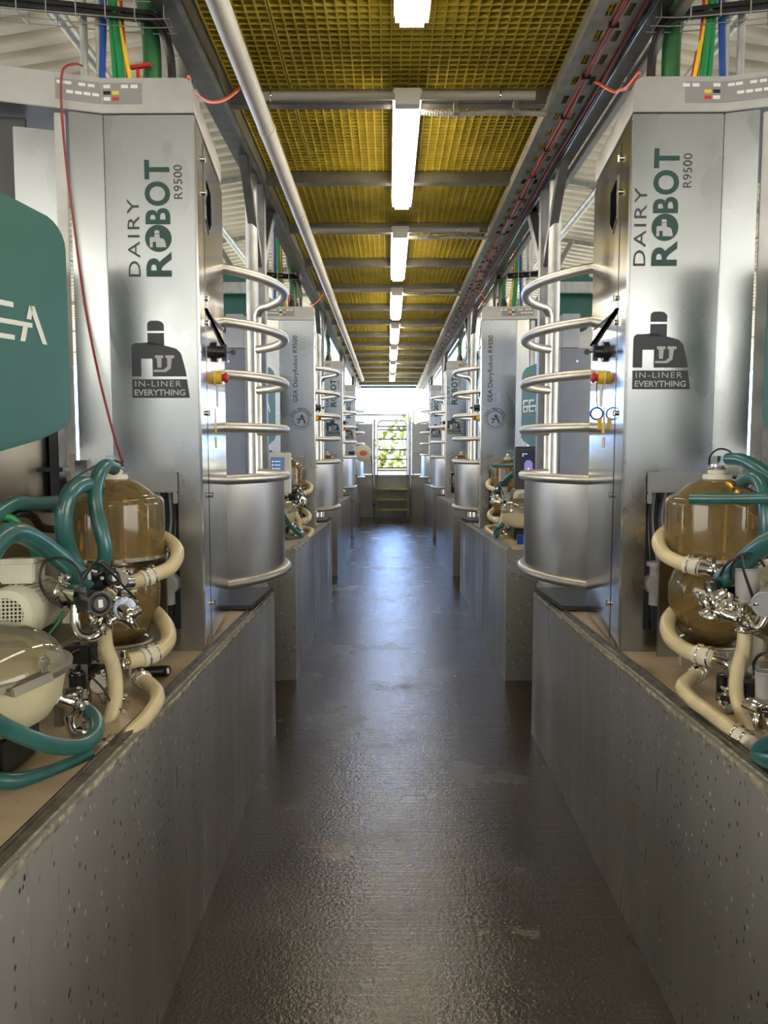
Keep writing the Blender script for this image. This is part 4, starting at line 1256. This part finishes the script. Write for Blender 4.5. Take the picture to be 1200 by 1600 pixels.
def left_plumbing():
    s = -1
    hoseobj('cream_hose', 'cream', [(232, 830, 2.66), (262, 843, 2.60), (277, 862, 2.50), (268, 885, 2.42), (240, 899, 2.35), (222, 905, 2.32), (200, 912, 2.28)], 0.0225, 'upper cream milk hose looping round the amber jar of the {p}', cuffs=((5, 4),))
    hoseobj('cream_hose', 'cream', [(205, 932, 2.62), (235, 950, 2.54), (258, 975, 2.46), (263, 1000, 2.38), (246, 1019, 2.30), (222, 1028, 2.26), (198, 1033, 2.22)], 0.0245, 'lower cream milk hose looping round the amber bowl of the {p}', cuffs=((5, 4),))
    hoseobj('cream_hose', 'cream', [(163, 985, 2.08), (166, 1010, 2.06), (177, 1042, 2.05), (181, 1078, 2.03), (176, 1112, 2.0), (163, 1148, 1.97), (150, 1172, 1.95)], 0.0195, 'cream hose hanging down from the chrome valves of the {p}')
    hoseobj('cream_hose', 'cream', [(216, 1058, 2.26), (236, 1070, 2.18), (246, 1086, 2.10), (240, 1106, 2.04), (216, 1134, 1.95), (186, 1159, 1.87), (158, 1177, 1.80)], 0.0200, 'cream hose lying on the platform edge by the {p}', cuffs=((0, 1), (6, 5)))
    hoseobj('teal_hose', 'teal', [(178, 732, 2.42), (165, 728, 2.36), (154, 742, 2.30), (148, 770, 2.27), (151, 800, 2.26), (159, 832, 2.25), (164, 862, 2.25), (158, 890, 2.26)], 0.0215, 'slim teal hose hanging from the lid of the amber jar of the {p}')
    hoseobj('teal_hose', 'teal', [(152, 760, 2.32), (128, 757, 2.24), (110, 770, 2.18), (101, 795, 2.16), (100, 828, 2.16), (106, 860, 2.18), (118, 885, 2.20)], 0.0255, 'thick teal hose bending down in front of the amber jar of the {p}')
    hoseobj('teal_hose', 'teal', [(-60, 830, 1.9), (-20, 812, 2.0), (5, 795, 2.08), (25, 786, 2.14), (50, 787, 2.22), (75, 786, 2.3), (95, 784, 2.38)], 0.0215, 'teal hose running level toward the jar from outside of the {p}', n=1)
    hoseobj('teal_hose', 'teal', [(-60, 930, 1.75), (-25, 880, 1.78), (-2, 845, 1.82), (22, 832, 1.87), (48, 840, 1.93), (80, 862, 2.0), (112, 888, 2.06), (138, 912, 2.10)], 0.0265, 'thickest teal hose arching over the motor of the {p}', n=2)
    hoseobj('teal_hose', 'teal', [(-60, 1085, 1.42), (-20, 1120, 1.46), (25, 1145, 1.52), (75, 1163, 1.60), (120, 1166, 1.68), (147, 1150, 1.76), (150, 1128, 1.82), (136, 1110, 1.85), (124, 1104, 1.87)], 0.0185, 'teal hose curling under the clear domed bowl of the {p}')
    hoseobj('teal_hose', 'teal', [(-60, 1205, 1.44), (-20, 1217, 1.50), (25, 1220, 1.55), (70, 1210, 1.61), (110, 1195, 1.67), (140, 1180, 1.72)], 0.0175, 'teal hose lying on the tan platform by the {p}')
    hoseobj('black_hose', 'black', [(10, 812, 2.15), (30, 802, 2.2), (50, 806, 2.26), (66, 824, 2.32), (92, 828, 2.42)], 0.0125, 'dark rubber hose behind the teal hoses of the {p}', n=1)
    hoseobj('green_hose', 'green', [(-20, 818, 2.05), (5, 808, 2.06), (25, 815, 2.08), (45, 845, 2.1), (58, 872, 2.14)], 0.010, 'bright green hose above the motor of the {p}', n=1)
    hoseobj('green_wire', 'green', [(100, 955, 2.0), (85, 980, 1.98), (65, 1002, 1.96), (50, 1016, 1.95)], 0.0035, 'thin green earth wire under the motor of the {p}', n=1)
    cluster(s, 'valve_cluster', 'upper chrome valve cluster with black solenoids on the {p}',
        pipes=[([at(118, 945, 2.0), at(118, 975, 1.99), at(126, 993, 1.98), at(142, 997, 1.98), at(158, 985, 2.0), at(164, 972, 2.04)], 0.0125),
               ([at(160, 905, 2.12), at(180, 912, 2.14), at(205, 911, 2.2)], 0.017),
               ([at(95, 925, 2.02), at(125, 930, 2.0)], 0.027),
               ([at(165, 925, 2.08), at(185, 945, 2.06), at(200, 960, 2.04), at(212, 955, 2.08)], 0.018),
               ([at(165, 972, 2.08), at(185, 965, 2.08), at(200, 975, 2.12)], 0.017),
               ([at(185, 895, 2.16), at(188, 925, 2.14), at(186, 960, 2.10)], 0.016)],
        clamps=[(at(100, 926, 2.02), at(125, 930, 2.0) - at(95, 925, 2.02), 0.027), (at(157, 985, 1.99), V(0.5, 0.3, 0.5), 0.013), (at(178, 912, 2.13), V(1, 0.3, 0), 0.018),
                (at(180, 938, 2.05), V(1, 0, -0.8), 0.018), (at(205, 968, 2.04), V(1, 0.3, 0.6), 0.02), (at(172, 972, 2.06), V(1, 0.3, 0.2), 0.017), (at(188, 930, 2.12), V(0, 0, 1), 0.016), (at(195, 950, 2.05), V(0.4, -0.8, 0.1), 0.022),
                (at(186, 905, 2.13), V(0.2, -0.8, 0.5), 0.020), (at(190, 893, 2.18), V(0, 0, 1), 0.018), (at(152, 975, 2.04), V(0.8, -0.5, 0.3), 0.016), (at(200, 940, 2.10), V(0.2, 0.2, 1), 0.015)],
        solenoids=[(at(125, 937, 2.04), at(157, 943, 1.94), 0.031, 'black'), (at(140, 925, 2.12), at(146, 893, 2.10), 0.026, 'black'), (at(158, 905, 2.14), at(178, 902, 2.10), 0.022, 'black')],
        wires=[([at(165, 955, 1.95) + V(0, 0.02, 0), at(130, 918, 1.96), at(118, 885, 1.97), at(95, 872, 1.98), at(70, 878, 1.98), at(62, 905, 1.97), at(72, 930, 1.96), at(98, 950, 1.98)][1:], 0.0035),
               ([at(130, 905, 2.0), at(150, 880, 2.0), at(172, 893, 2.02), at(195, 918, 2.04), at(212, 935, 2.06)], 0.0035),
               ([at(122, 900, 2.02), at(140, 888, 2.02), at(158, 876, 2.04), at(170, 885, 2.05), at(178, 900, 2.06)], 0.003)],
        plates=[(at(146, 912, 2.105), (0.06, 0.03, 0.05), 'black'), (at(140, 898, 2.04), (0.012, 0.004, 0.03), 'white'), (at(160, 903, 2.085), (0.012, 0.004, 0.012), 'white')])
    cluster(s, 'valve_cluster', 'lower chrome valve cluster behind the hanging cream hose of the {p}',
        pipes=[([at(90, 1090, 1.80), at(112, 1098, 1.82), at(130, 1106, 1.85)], 0.019), ([at(108, 1118, 1.86), at(115, 1140, 1.86), at(135, 1143, 1.87)], 0.014),
               ([at(150, 1062, 2.08), at(165, 1090, 2.08), at(190, 1105, 2.08)], 0.015), ([at(172, 1040, 2.2), at(192, 1038, 2.2), at(200, 1033, 2.22)], 0.014)],
        clamps=[(at(118, 1100, 1.83), V(1, 0.4, -0.3), 0.021), (at(127, 1104, 1.845), V(1, 0.4, -0.3), 0.021), (at(110, 1083, 1.82), V(0, 0, 1), 0.022), (at(165, 1088, 2.06), V(1, 0, -0.4), 0.016),
                (at(188, 1103, 2.06), V(0.5, -0.8, 0), 0.018), (at(195, 1038, 2.19), V(1, 0.2, 0.1), 0.022), (at(135, 1143, 1.87), V(1, 0.1, 0), 0.014), (at(155, 1070, 2.06), V(0.3, -0.7, 0.5), 0.018), (at(180, 1118, 2.04), V(0.2, -0.2, 1), 0.015)],
        solenoids=[(at(135, 1050, 2.16), at(160, 1052, 2.12), 0.026, 'black'), (at(122, 1088, 2.06), at(120, 1052, 2.05), 0.022, 'black'), (at(225, 1050, 2.44), at(262, 1048, 2.42), 0.018, 'black')],
        wires=[([at(118, 1052, 2.05), at(105, 1040, 2.06), at(112, 1020, 2.08), at(135, 1015, 2.1), at(155, 1035, 2.1)], 0.004), ([at(140, 1055, 2.0), at(160, 1075, 2.0), at(175, 1100, 2.0), at(190, 1110, 2.0)], 0.003)],
        plates=[(at(125, 1020, 2.12), (0.08, 0.06, 0.05), 'black')])
    # red wire over the header, thin black wire over the jar
    hoseobj('red_wire', 'redcable', [(128, 103, 2.80), (118, 100, 2.72), (102, 105, 2.69), (96, 122, 2.68), (96, 165, 2.70), (103, 250, 2.70), (118, 370, 2.70), (133, 480, 2.69), (155, 590, 2.66), (178, 680, 2.62), (192, 722, 2.58)], 0.0042, 'long thin red wire hanging down the front of the {p}', 'wire', 'wires', 1)
    hoseobj('black_wire', 'black', [(192, 728, 2.55), (188, 722, 2.5), (172, 720, 2.42), (150, 728, 2.3), (115, 748, 2.2), (95, 770, 2.13), (90, 795, 2.12)], 0.003, 'thin black wire looping over the amber jar of the {p}', 'wire', 'wires', 1)

def right_plumbing():
    s = 1
    hoseobj('cream_hose', 'cream', [(1062, 826, 2.66), (1040, 831, 2.60), (1029, 846, 2.52), (1037, 865, 2.45), (1055, 876, 2.40), (1072, 882, 2.36), (1098, 888, 2.32)], 0.0225, 'upper cream milk hose looping round the amber jar of the {p}', cuffs=((5, 6),))
    hoseobj('cream_hose', 'cream', [(1082, 938, 2.62), (1057, 952, 2.55), (1043, 972, 2.47), (1047, 995, 2.38), (1067, 1013, 2.31), (1088, 1022, 2.27), (1118, 1030, 2.22)], 0.0235, 'lower cream milk hose looping round the amber bowl of the {p}', cuffs=((5, 6),))
    hoseobj('cream_hose', 'cream', [(1164, 985, 2.04), (1161, 1015, 2.03), (1152, 1050, 2.02), (1151, 1085, 2.0), (1160, 1118, 1.97), (1176, 1152, 1.92)], 0.0185, 'cream hose hanging down from the chrome valves of the {p}')
    hoseobj('cream_hose', 'cream', [(1094, 1050, 2.28), (1077, 1060, 2.2), (1066, 1074, 2.12), (1080, 1092, 2.06), (1108, 1113, 1.97), (1137, 1135, 1.88), (1172, 1164, 1.79)], 0.0190, 'cream hose lying on the platform edge by the {p}', cuffs=((0, 1), (6, 5)))
    hoseobj('teal_hose', 'teal', [(1138, 717, 2.42), (1158, 718, 2.36), (1178, 727, 2.30), (1198, 741, 2.25), (1230, 770, 2.2)], 0.0190, 'slim teal hose leading from the lid of the amber jar of the {p}')
    hoseobj('teal_hose', 'teal', [(1160, 752, 2.36), (1172, 746, 2.30), (1186, 750, 2.25), (1194, 770, 2.22), (1197, 810, 2.2), (1196, 850, 2.2)], 0.0210, 'thick teal hose bending down in front of the amber jar of the {p}')
    hoseobj('teal_hose', 'teal', [(1080, 779, 2.28), (1110, 779, 2.24), (1150, 779, 2.2), (1200, 778, 2.15), (1260, 778, 2.1)], 0.0165, 'level teal hose crossing in front of the amber jar of the {p}')
    hoseobj('teal_hose', 'teal', [(1130, 905, 2.12), (1165, 875, 2.05), (1200, 848, 1.98), (1250, 830, 1.9)], 0.0265, 'thickest teal hose slanting up beside the chrome valves of the {p}')
    hoseobj('teal_hose', 'teal', [(1260, 1130, 1.6), (1225, 1150, 1.62), (1195, 1164, 1.68), (1186, 1178, 1.7), (1205, 1190, 1.64), (1260, 1200, 1.5)], 0.0185, 'teal hose curling under the clear domed bowl of the {p}')
    cluster(s, 'valve_cluster', 'upper chrome valve cluster with grey cups on the {p}',
        pipes=[([at(1195, 965, 1.98), at(1185, 980, 1.98), at(1172, 978, 1.99), at(1158, 970, 2.02)], 0.013), ([at(1092, 888, 2.22), at(1115, 892, 2.2), at(1135, 900, 2.16)], 0.018),
               ([at(1100, 945, 2.12), at(1115, 935, 2.1), at(1135, 925, 2.08)], 0.020), ([at(1118, 955, 2.06), at(1140, 962, 2.04), at(1158, 968, 2.02)], 0.018), ([at(1160, 930, 2.05), at(1158, 955, 2.04), at(1162, 985, 2.04)], 0.015)],
        clamps=[(at(1102, 945, 2.10), V(1, 0, 0.6), 0.020), (at(1118, 928, 2.08), V(0.5, -0.6, 0.5), 0.020), (at(1140, 945, 2.06), V(1, -0.2, 0), 0.016), (at(1150, 960, 2.02), V(1, 0, -0.2), 0.018), (at(1170, 976, 1.99), V(1, 0, -0.1), 0.014),
                (at(1107, 960, 2.06), V(0, -0.3, 1), 0.016), (at(1128, 958, 2.05), V(0.8, -0.5, 0), 0.017), (at(1112, 892, 2.2), V(1, 0, 0), 0.019), (at(1126, 940, 2.07), V(0.2, -0.9, 0.4), 0.018), (at(1163, 985, 2.03), V(0, 0, 1), 0.016), (at(1185, 945, 1.98), V(0, 0.3, 1), 0.016)],
        solenoids=[(at(1168, 932, 2.05), at(1167, 888, 2.05), 0.030, 'cupgrey'), (at(1215, 925, 2.04), at(1196, 945, 1.95), 0.034, 'cupgrey'), (at(1130, 925, 2.14), at(1110, 915, 2.1), 0.022, 'black')],
        wires=[([at(1125, 900, 2.04), at(1135, 882, 2.02), at(1155, 868, 2.0), at(1180, 866, 2.0), at(1195, 885, 2.0)], 0.0038), ([at(1142, 905, 2.05), at(1143, 885, 2.04), at(1155, 872, 2.02), at(1185, 872, 2.02)], 0.0035),
               ([at(1158, 868, 1.98), at(1162, 890, 1.975), at(1170, 915, 1.975), at(1178, 938, 1.98)], 0.0042)],
        plates=[(at(1138, 935, 2.13), (0.07, 0.04, 0.07), 'black')])
    cluster(s, 'valve_cluster', 'lower chrome valve cluster behind the hanging cream hose of the {p}',
        pipes=[([at(1112, 1028, 2.2), at(1130, 1034, 2.19), at(1140, 1040, 2.18)], 0.017), ([at(1165, 1100, 1.96), at(1185, 1110, 1.92), at(1200, 1112, 1.88)], 0.015), ([at(1130, 1090, 2.08), at(1150, 1105, 2.08), at(1175, 1110, 2.06)], 0.014)],
        clamps=[(at(1135, 1100, 2.06), V(0.3, -0.6, 0.6), 0.018), (at(1186, 1125, 1.86), V(0.6, -0.6, 0), 0.02), (at(1140, 1075, 2.1), V(0, 0, 1), 0.016), (at(1183, 1098, 1.9), V(0.3, 0, 1), 0.018), (at(1195, 1130, 1.85), V(1, 0, 0.2), 0.018), (at(1150, 1108, 2.04), V(1, 0, 0), 0.016)],
        solenoids=[(at(1196, 1090, 1.92), at(1196, 1050, 1.92), 0.024, 'cupgrey'), (at(1150, 1045, 2.14), at(1185, 1043, 2.12), 0.022, 'cupgrey'), (at(1128, 1085, 2.14), at(1128, 1055, 2.14), 0.015, 'black')],
        wires=[([at(1180, 1055, 2.0), at(1178, 1035, 2.0), at(1190, 1022, 1.98), at(1205, 1025, 1.96)], 0.004)],
        plates=[(at(1180, 1078, 2.06), (0.08, 0.05, 0.05), 'black')])
    hoseobj('black_wire', 'black', [(1108, 726, 2.45), (1110, 712, 2.44), (1122, 702, 2.43), (1138, 704, 2.42), (1150, 716, 2.40)], 0.003, 'thin black wire looping over the amber jar of the {p}', 'wire', 'wires', 1)
    # lanyard and keys hanging on the emergency stop
    root = thing('key_lanyard', '', 'lanyard', at(930, 592, 3.17), 'keys')
    base = at(933, 590, 3.15)
    MB().tube([base, base + V(-0.002, -0.004, -0.06), base + V(0.002, -0.006, -0.12)], 0.0025, 8, 4).build('cord', M['black'], root)
    MB().torus(base + V(0, -0.006, -0.145), V(0.3, 1, 0.2), 0.024, 0.004, 20, 6).build('loop', M['blue'], root)
    MB().box(base + V(0.012, -0.008, -0.185), (0.018, 0.006, 0.05)).build('tag', M['yellow'], root, bevel=0.002)
    item(root, 'black cord with blue loop and yellow tag hanging on the {p}', 1)

for s in (-1, 1):
    cabinet(s, 0.0, 0, 'stainless steel milking robot cabinet with dark lettering, the {p}', [0, 2, 3])
    cabinet(s, PITCHY, 1, 'stainless steel robot cabinet with round emblem, the {p}', [0])
    guard(s); posts(s); box_housing(s); top_services(s); jars(s); motor(s)
left_plumbing()
right_plumbing()

# repeat the bays: copy every thing with its parts and sub-parts
CH = {}
for o in bpy.data.objects:
    if o.parent is not None:
        CH.setdefault(o.parent.name, []).append(o)
for root, tmpl, n in ITEMS:
    s = -1 if root.location.x < MID else 1
    if isinstance(n, list):
        k0 = int(round((root.location.y - 3.1) / PITCHY))
        root['label'] = tmpl.format(p=PLACE[s][k0 + n[0]])
        for k in n[1:]:
            copy_tree(root, k * PITCHY, tmpl.format(p=PLACE[s][k]))
        continue
    root['label'] = tmpl.format(p=PLACE[s][0])
    for k in range(1, n):
        copy_tree(root, k * PITCHY, tmpl.format(p=PLACE[s][k]))

# ------------------------------------------------------------ control screens at the second bay
def screens():
    Y = 5.6
    # left: pale frame, blue screen
    p = at(437, 739, Y)
    root = thing('control_screen', 'pale framed touch screen with blue display by the second left robot', 'touch screen', p + V(0, 0, -0.17), 'touch screens')
    m = MB(); m.box(p, (0.165, 0.05, 0.295)); m.build('frame', M['white'], root, bevel=0.006)
    F = Frame2(p + V(-0.075, -0.0255, -0.14), (1, 0, 0), (0, 0, 1), (0, -1, 0))
    m = MB(); F.rect(m, 0.012, 0.09, 0.115, 0.255, 0.001); sc1 = m.build('display', M['screen'], root)
    m = MB()
    for i in range(4):
        F.disc(m, 0.028, 0.225 - i * 0.026, 0.005, 0.002, 12); F.rect(m, 0.04, 0.222 - i * 0.026, 0.085, 0.226 - i * 0.026, 0.002)
    F.disc(m, 0.103, 0.12, 0.006, 0.002, 12); m.build('icons', M['screenink'], sc1)
    m = MB(); m.cyl(p + V(-0.06, 0.02, -0.14), p + V(-0.10, 0.08, -0.66), 0.016, n=10); m.build('stand', M['galv'], root)
    p = at(824, 731, Y)
    root = thing('control_screen', 'dark framed touch screen with purple picture by the second right robot', 'touch screen', p + V(0, 0, -0.17), 'touch screens')
    m = MB(); m.box(p, (0.185, 0.05, 0.31)); m.build('frame', M['grey_dk'], root, bevel=0.006)
    F = Frame2(p + V(-0.092, -0.0255, -0.155), (1, 0, 0), (0, 0, 1), (0, -1, 0))
    m = MB(); F.rect(m, 0.04, 0.07, 0.175, 0.275, 0.001); sc1 = m.build('display', M['screendark'], root)
    m = MB(); F.poly(m, [(0.065, 0.10), (0.125, 0.10), (0.125, 0.19), (0.11, 0.21), (0.08, 0.21), (0.065, 0.19)], 0.002); m.build('picture', M['screenpurple'], sc1)
    m = MB(); F.rect(m, 0.05, 0.252, 0.058, 0.26, 0.002); F.rect(m, 0.062, 0.254, 0.085, 0.258, 0.002); F.rect(m, 0.05, 0.238, 0.058, 0.246, 0.002); F.poly(m, [(0.085, 0.11), (0.105, 0.11), (0.10, 0.155), (0.09, 0.155)], 0.003); m.build('icons', M['screenink'], sc1)
    m = MB(); m.cyl(p + V(0.06, 0.02, -0.14), p + V(0.10, 0.08, -0.63), 0.016, n=10); m.build('stand', M['galv'], root)
    # bits on the second right platform
    p = at(815, 828, 5.5)
    o = MB().box(V(p.x, 5.55, 0.93), (0.045, 0.045, 0.085)).build('blue_canister', M['blue'], bevel=0.005); tag(o, 'small blue canister on the platform under the dark touch screen', 'canister')
screens()

# ------------------------------------------------------------ far end
M['palesheet'] = simple('pale grey painted sheet', (0.42, 0.43, 0.46), 0.5, var=0.05)
def far_end():
    Y = 17.8
    X = lambda u: MID + u
    struct(MB().bx(X(-1.7), X(1.7), Y, Y + 0.9, -0.02, 0.95).build('wall_back', M['wall']))
    struct(MB().bx(X(-12), X(12), 18.7, 60, 0.5, 0.93).build('ground', M['earth']))
    o = MB().bx(X(-0.78), X(0.78), Y - 0.03, Y + 0.06, 0.95, 0.985).build('trim_30', M['edge'], bevel=0.004); struct(o)
    # ladder with treads
    root = thing('step_ladder', 'short ladder with three yellow treads at the far end of the aisle', 'ladder', (X(0), Y - 0.2, 0))
    for sx in (-1, 1):
        MB().bar((X(sx * 0.36), Y - 0.32, 0.0), (X(sx * 0.36), Y - 0.04, 0.98), 0.03, 0.05).build('stringer', M['grey_dk'], root)
    for i, z in enumerate((0.17, 0.40, 0.64)):
        MB().bx(X(-0.35), X(0.35), Y - 0.36 + i * 0.07, Y - 0.14 + i * 0.07, z, z + 0.045).build('tread', M['cordstep'], root, bevel=0.004)
    # gate
    root = thing('tube_gate', 'arched tube gate with horizontal bars above the ladder', 'gate', (X(0), Y + 0.1, 0.96))
    P = [V(X(-0.34), Y + 0.1, 0.96), V(X(-0.34), Y + 0.1, 1.9), V(X(-0.34), Y + 0.1, 2.13), V(X(-0.31), Y + 0.1, 2.20), V(X(-0.24), Y + 0.1, 2.23), V(X(0.24), Y + 0.1, 2.23), V(X(0.31), Y + 0.1, 2.20), V(X(0.34), Y + 0.1, 2.13), V(X(0.34), Y + 0.1, 1.9), V(X(0.34), Y + 0.1, 0.96)]
    MB().tube(P, 0.02, 12, 0).build('arch', M['tube'], root)
    for z in (2.10, 2.02, 1.80, 1.56, 1.34, 1.14, 1.08):
        MB().cyl((X(-0.33), Y + 0.1, z), (X(0.33), Y + 0.1, z), 0.020, n=10).build('bar', M['beam'], root)
    for sx in (-1, 1):
        root = thing('gate_post', f'round steel gate post on the {"left" if sx < 0 else "right"} of the arched gate', 'post', (X(sx * 0.41), Y + 0.08, 0.0), 'gate posts')
        MB().cyl((X(sx * 0.41), Y - 0.05, 0.05), (X(sx * 0.41), Y - 0.05, 2.26 if sx < 0 else 2.22), 0.026, n=12).build('shaft', M['beam'], root)
        root = thing('sheet_gate', f'plain grey sheet gate on the {"left" if sx < 0 else "right"} of the arched gate', 'gate', (X(sx * 0.65), Y + 0.1, 0.99), 'sheet gates')
        x0, x1 = sorted((X(sx * 0.46), X(sx * 0.98)))
        MB().bx(x0, x1, Y + 0.09, Y + 0.11, 1.0, 2.16).build('sheet', M['palesheet'], root)
        m = MB(); m.tube([V(x0, Y + 0.1, 1.0), V(x0, Y + 0.1, 2.17), V(x1, Y + 0.1, 2.17), V(x1, Y + 0.1, 1.0)], 0.018, 10, 0)
        m.build('frame', M['tube'], root)
        MB().cyl((x0, Y + 0.06, 1.50), (x1, Y + 0.06, 1.50), 0.014, n=10).build('bar', M['tube'], root)
        for side_u in (1.0, 1.55):
            pass
        o = MB().bx(*sorted((X(sx * 1.02), X(sx * 2.2))), Y + 0.12, Y + 0.16, 0.95, 2.45).build('end_screen', M['darksteel'])
        tag(o, f'dark sheet closing off the {"left" if sx < 0 else "right"} side past the last robot', 'panel', 'end screens')
    o = MB().cyl((X(-1.2), Y + 0.3, 2.37), (X(0.35), Y + 0.3, 2.37), 0.025, n=10).build('top_rail', M['tube']); tag(o, 'slim horizontal steel rail across the bright opening', 'rail')
    root = thing('short_posts', 'pair of short steel posts above the right side of the arched gate', 'post', (X(0.42), Y + 0.3, 2.2))
    MB().cyl((X(0.38), Y + 0.3, 0.95), (X(0.38), Y + 0.3, 2.48), 0.022, n=10).build('post', M['tube'], root)
    MB().cyl((X(0.50), Y + 0.3, 0.95), (X(0.50), Y + 0.3, 2.48), 0.022, n=10).build('post', M['tube'], root)
    # hose reel
    Yr = 13.6
    c = at(567, 708, Yr)
    root = thing('hose_reel', 'round cream hose reel with an orange oval badge near the far left robot', 'hose reel', c + V(0, 0, -0.16))
    MB().lathe([(0.0, -0.07), (0.11, -0.07), (0.145, -0.05), (0.15, 0.0), (0.145, 0.05), (0.11, 0.07), (0.0, 0.07)], c, (0.1, -1, 0), 32).build('casing', M['motor'], root)
    m = MB(); n_ = 24
    vs = [c + V(0.01 + 0.07 * math.cos(2 * PI * k / n_), -0.076, 0.045 * math.sin(2 * PI * k / n_)) for k in range(n_)]
    m.add(vs, [tuple(range(n_))]); m.build('badge', M['orange'], root)
    m = MB(); m.bx(c.x - 0.25, c.x - 0.1, c.y - 0.03, c.y + 0.03, c.z - 0.03, c.z + 0.03); m.bar(c + V(-0.12, 0, -0.05), c + V(-0.2, 0, -0.2), 0.03, 0.02)
    m.build('wall_bracket', M['black'], root)
    h = MB().tube([c + V(0.13, 0, -0.02), c + V(0.16, 0, -0.15), c + V(0.17, 0, -0.5), c + V(0.185, 0, -0.86)], 0.010, 8, 6).build('reel_hose', M['black'])
    tag(h, 'thin black hose hanging straight down from the cream reel', 'hose')
    MB().lathe([(0, 0), (0.02, 0.0), (0.03, 0.03), (0.02, 0.06), (0, 0.07)], c + V(0.19, 0, -0.92), (0, 0, 1), 14).build('nozzle', M['black'], h)
    o = MB().tube([at(556, 742, 13.3), at(560, 760, 13.2), at(559, 778, 13.1), at(548, 782, 13.0), at(536, 768, 12.95)], 0.012, 8, 8).build('looped_hose', M['black']); tag(o, 'black hose looping over the platform edge by the far left robot', 'hose')
    # flood lamps high on the sides
    for i, (px, py, yy, r) in enumerate(((549, 594, 16.5, 0.05), (675, 594, 16.5, 0.05), (531, 562, 13.0, 0.06), (680, 575, 14.2, 0.04))):
        pass
    # outdoors
    rnd = random.Random(3)
    m = MB()
    for i in range(1500):
        p = V(rnd.uniform(-5, 5), 27 + rnd.uniform(-1.6, 1.2), 0)
        hgt = 1.35 + 0.3 * math.sin(p.x * 1.3) + 0.2 * math.sin(p.x * 3.1)
        p.z = 0.93 + rnd.random() * max(0.3, hgt)
        r = rnd.uniform(0.08, 0.2)
        a, b_, c_ = (V(rnd.uniform(-1, 1), rnd.uniform(-1, 1), rnd.uniform(-1, 1)).normalized() * r for _ in range(3))
        m.add([p + a, p + b_, p + c_, p - a * 0.6 - b_ * 0.5], [(0, 1, 2), (0, 2, 3)])
    o = m.build('hedge', M['leaf']); tag(o, 'sunlit green shrubs outdoors beyond the arched gate', 'shrubs', kind='stuff')
far_end()
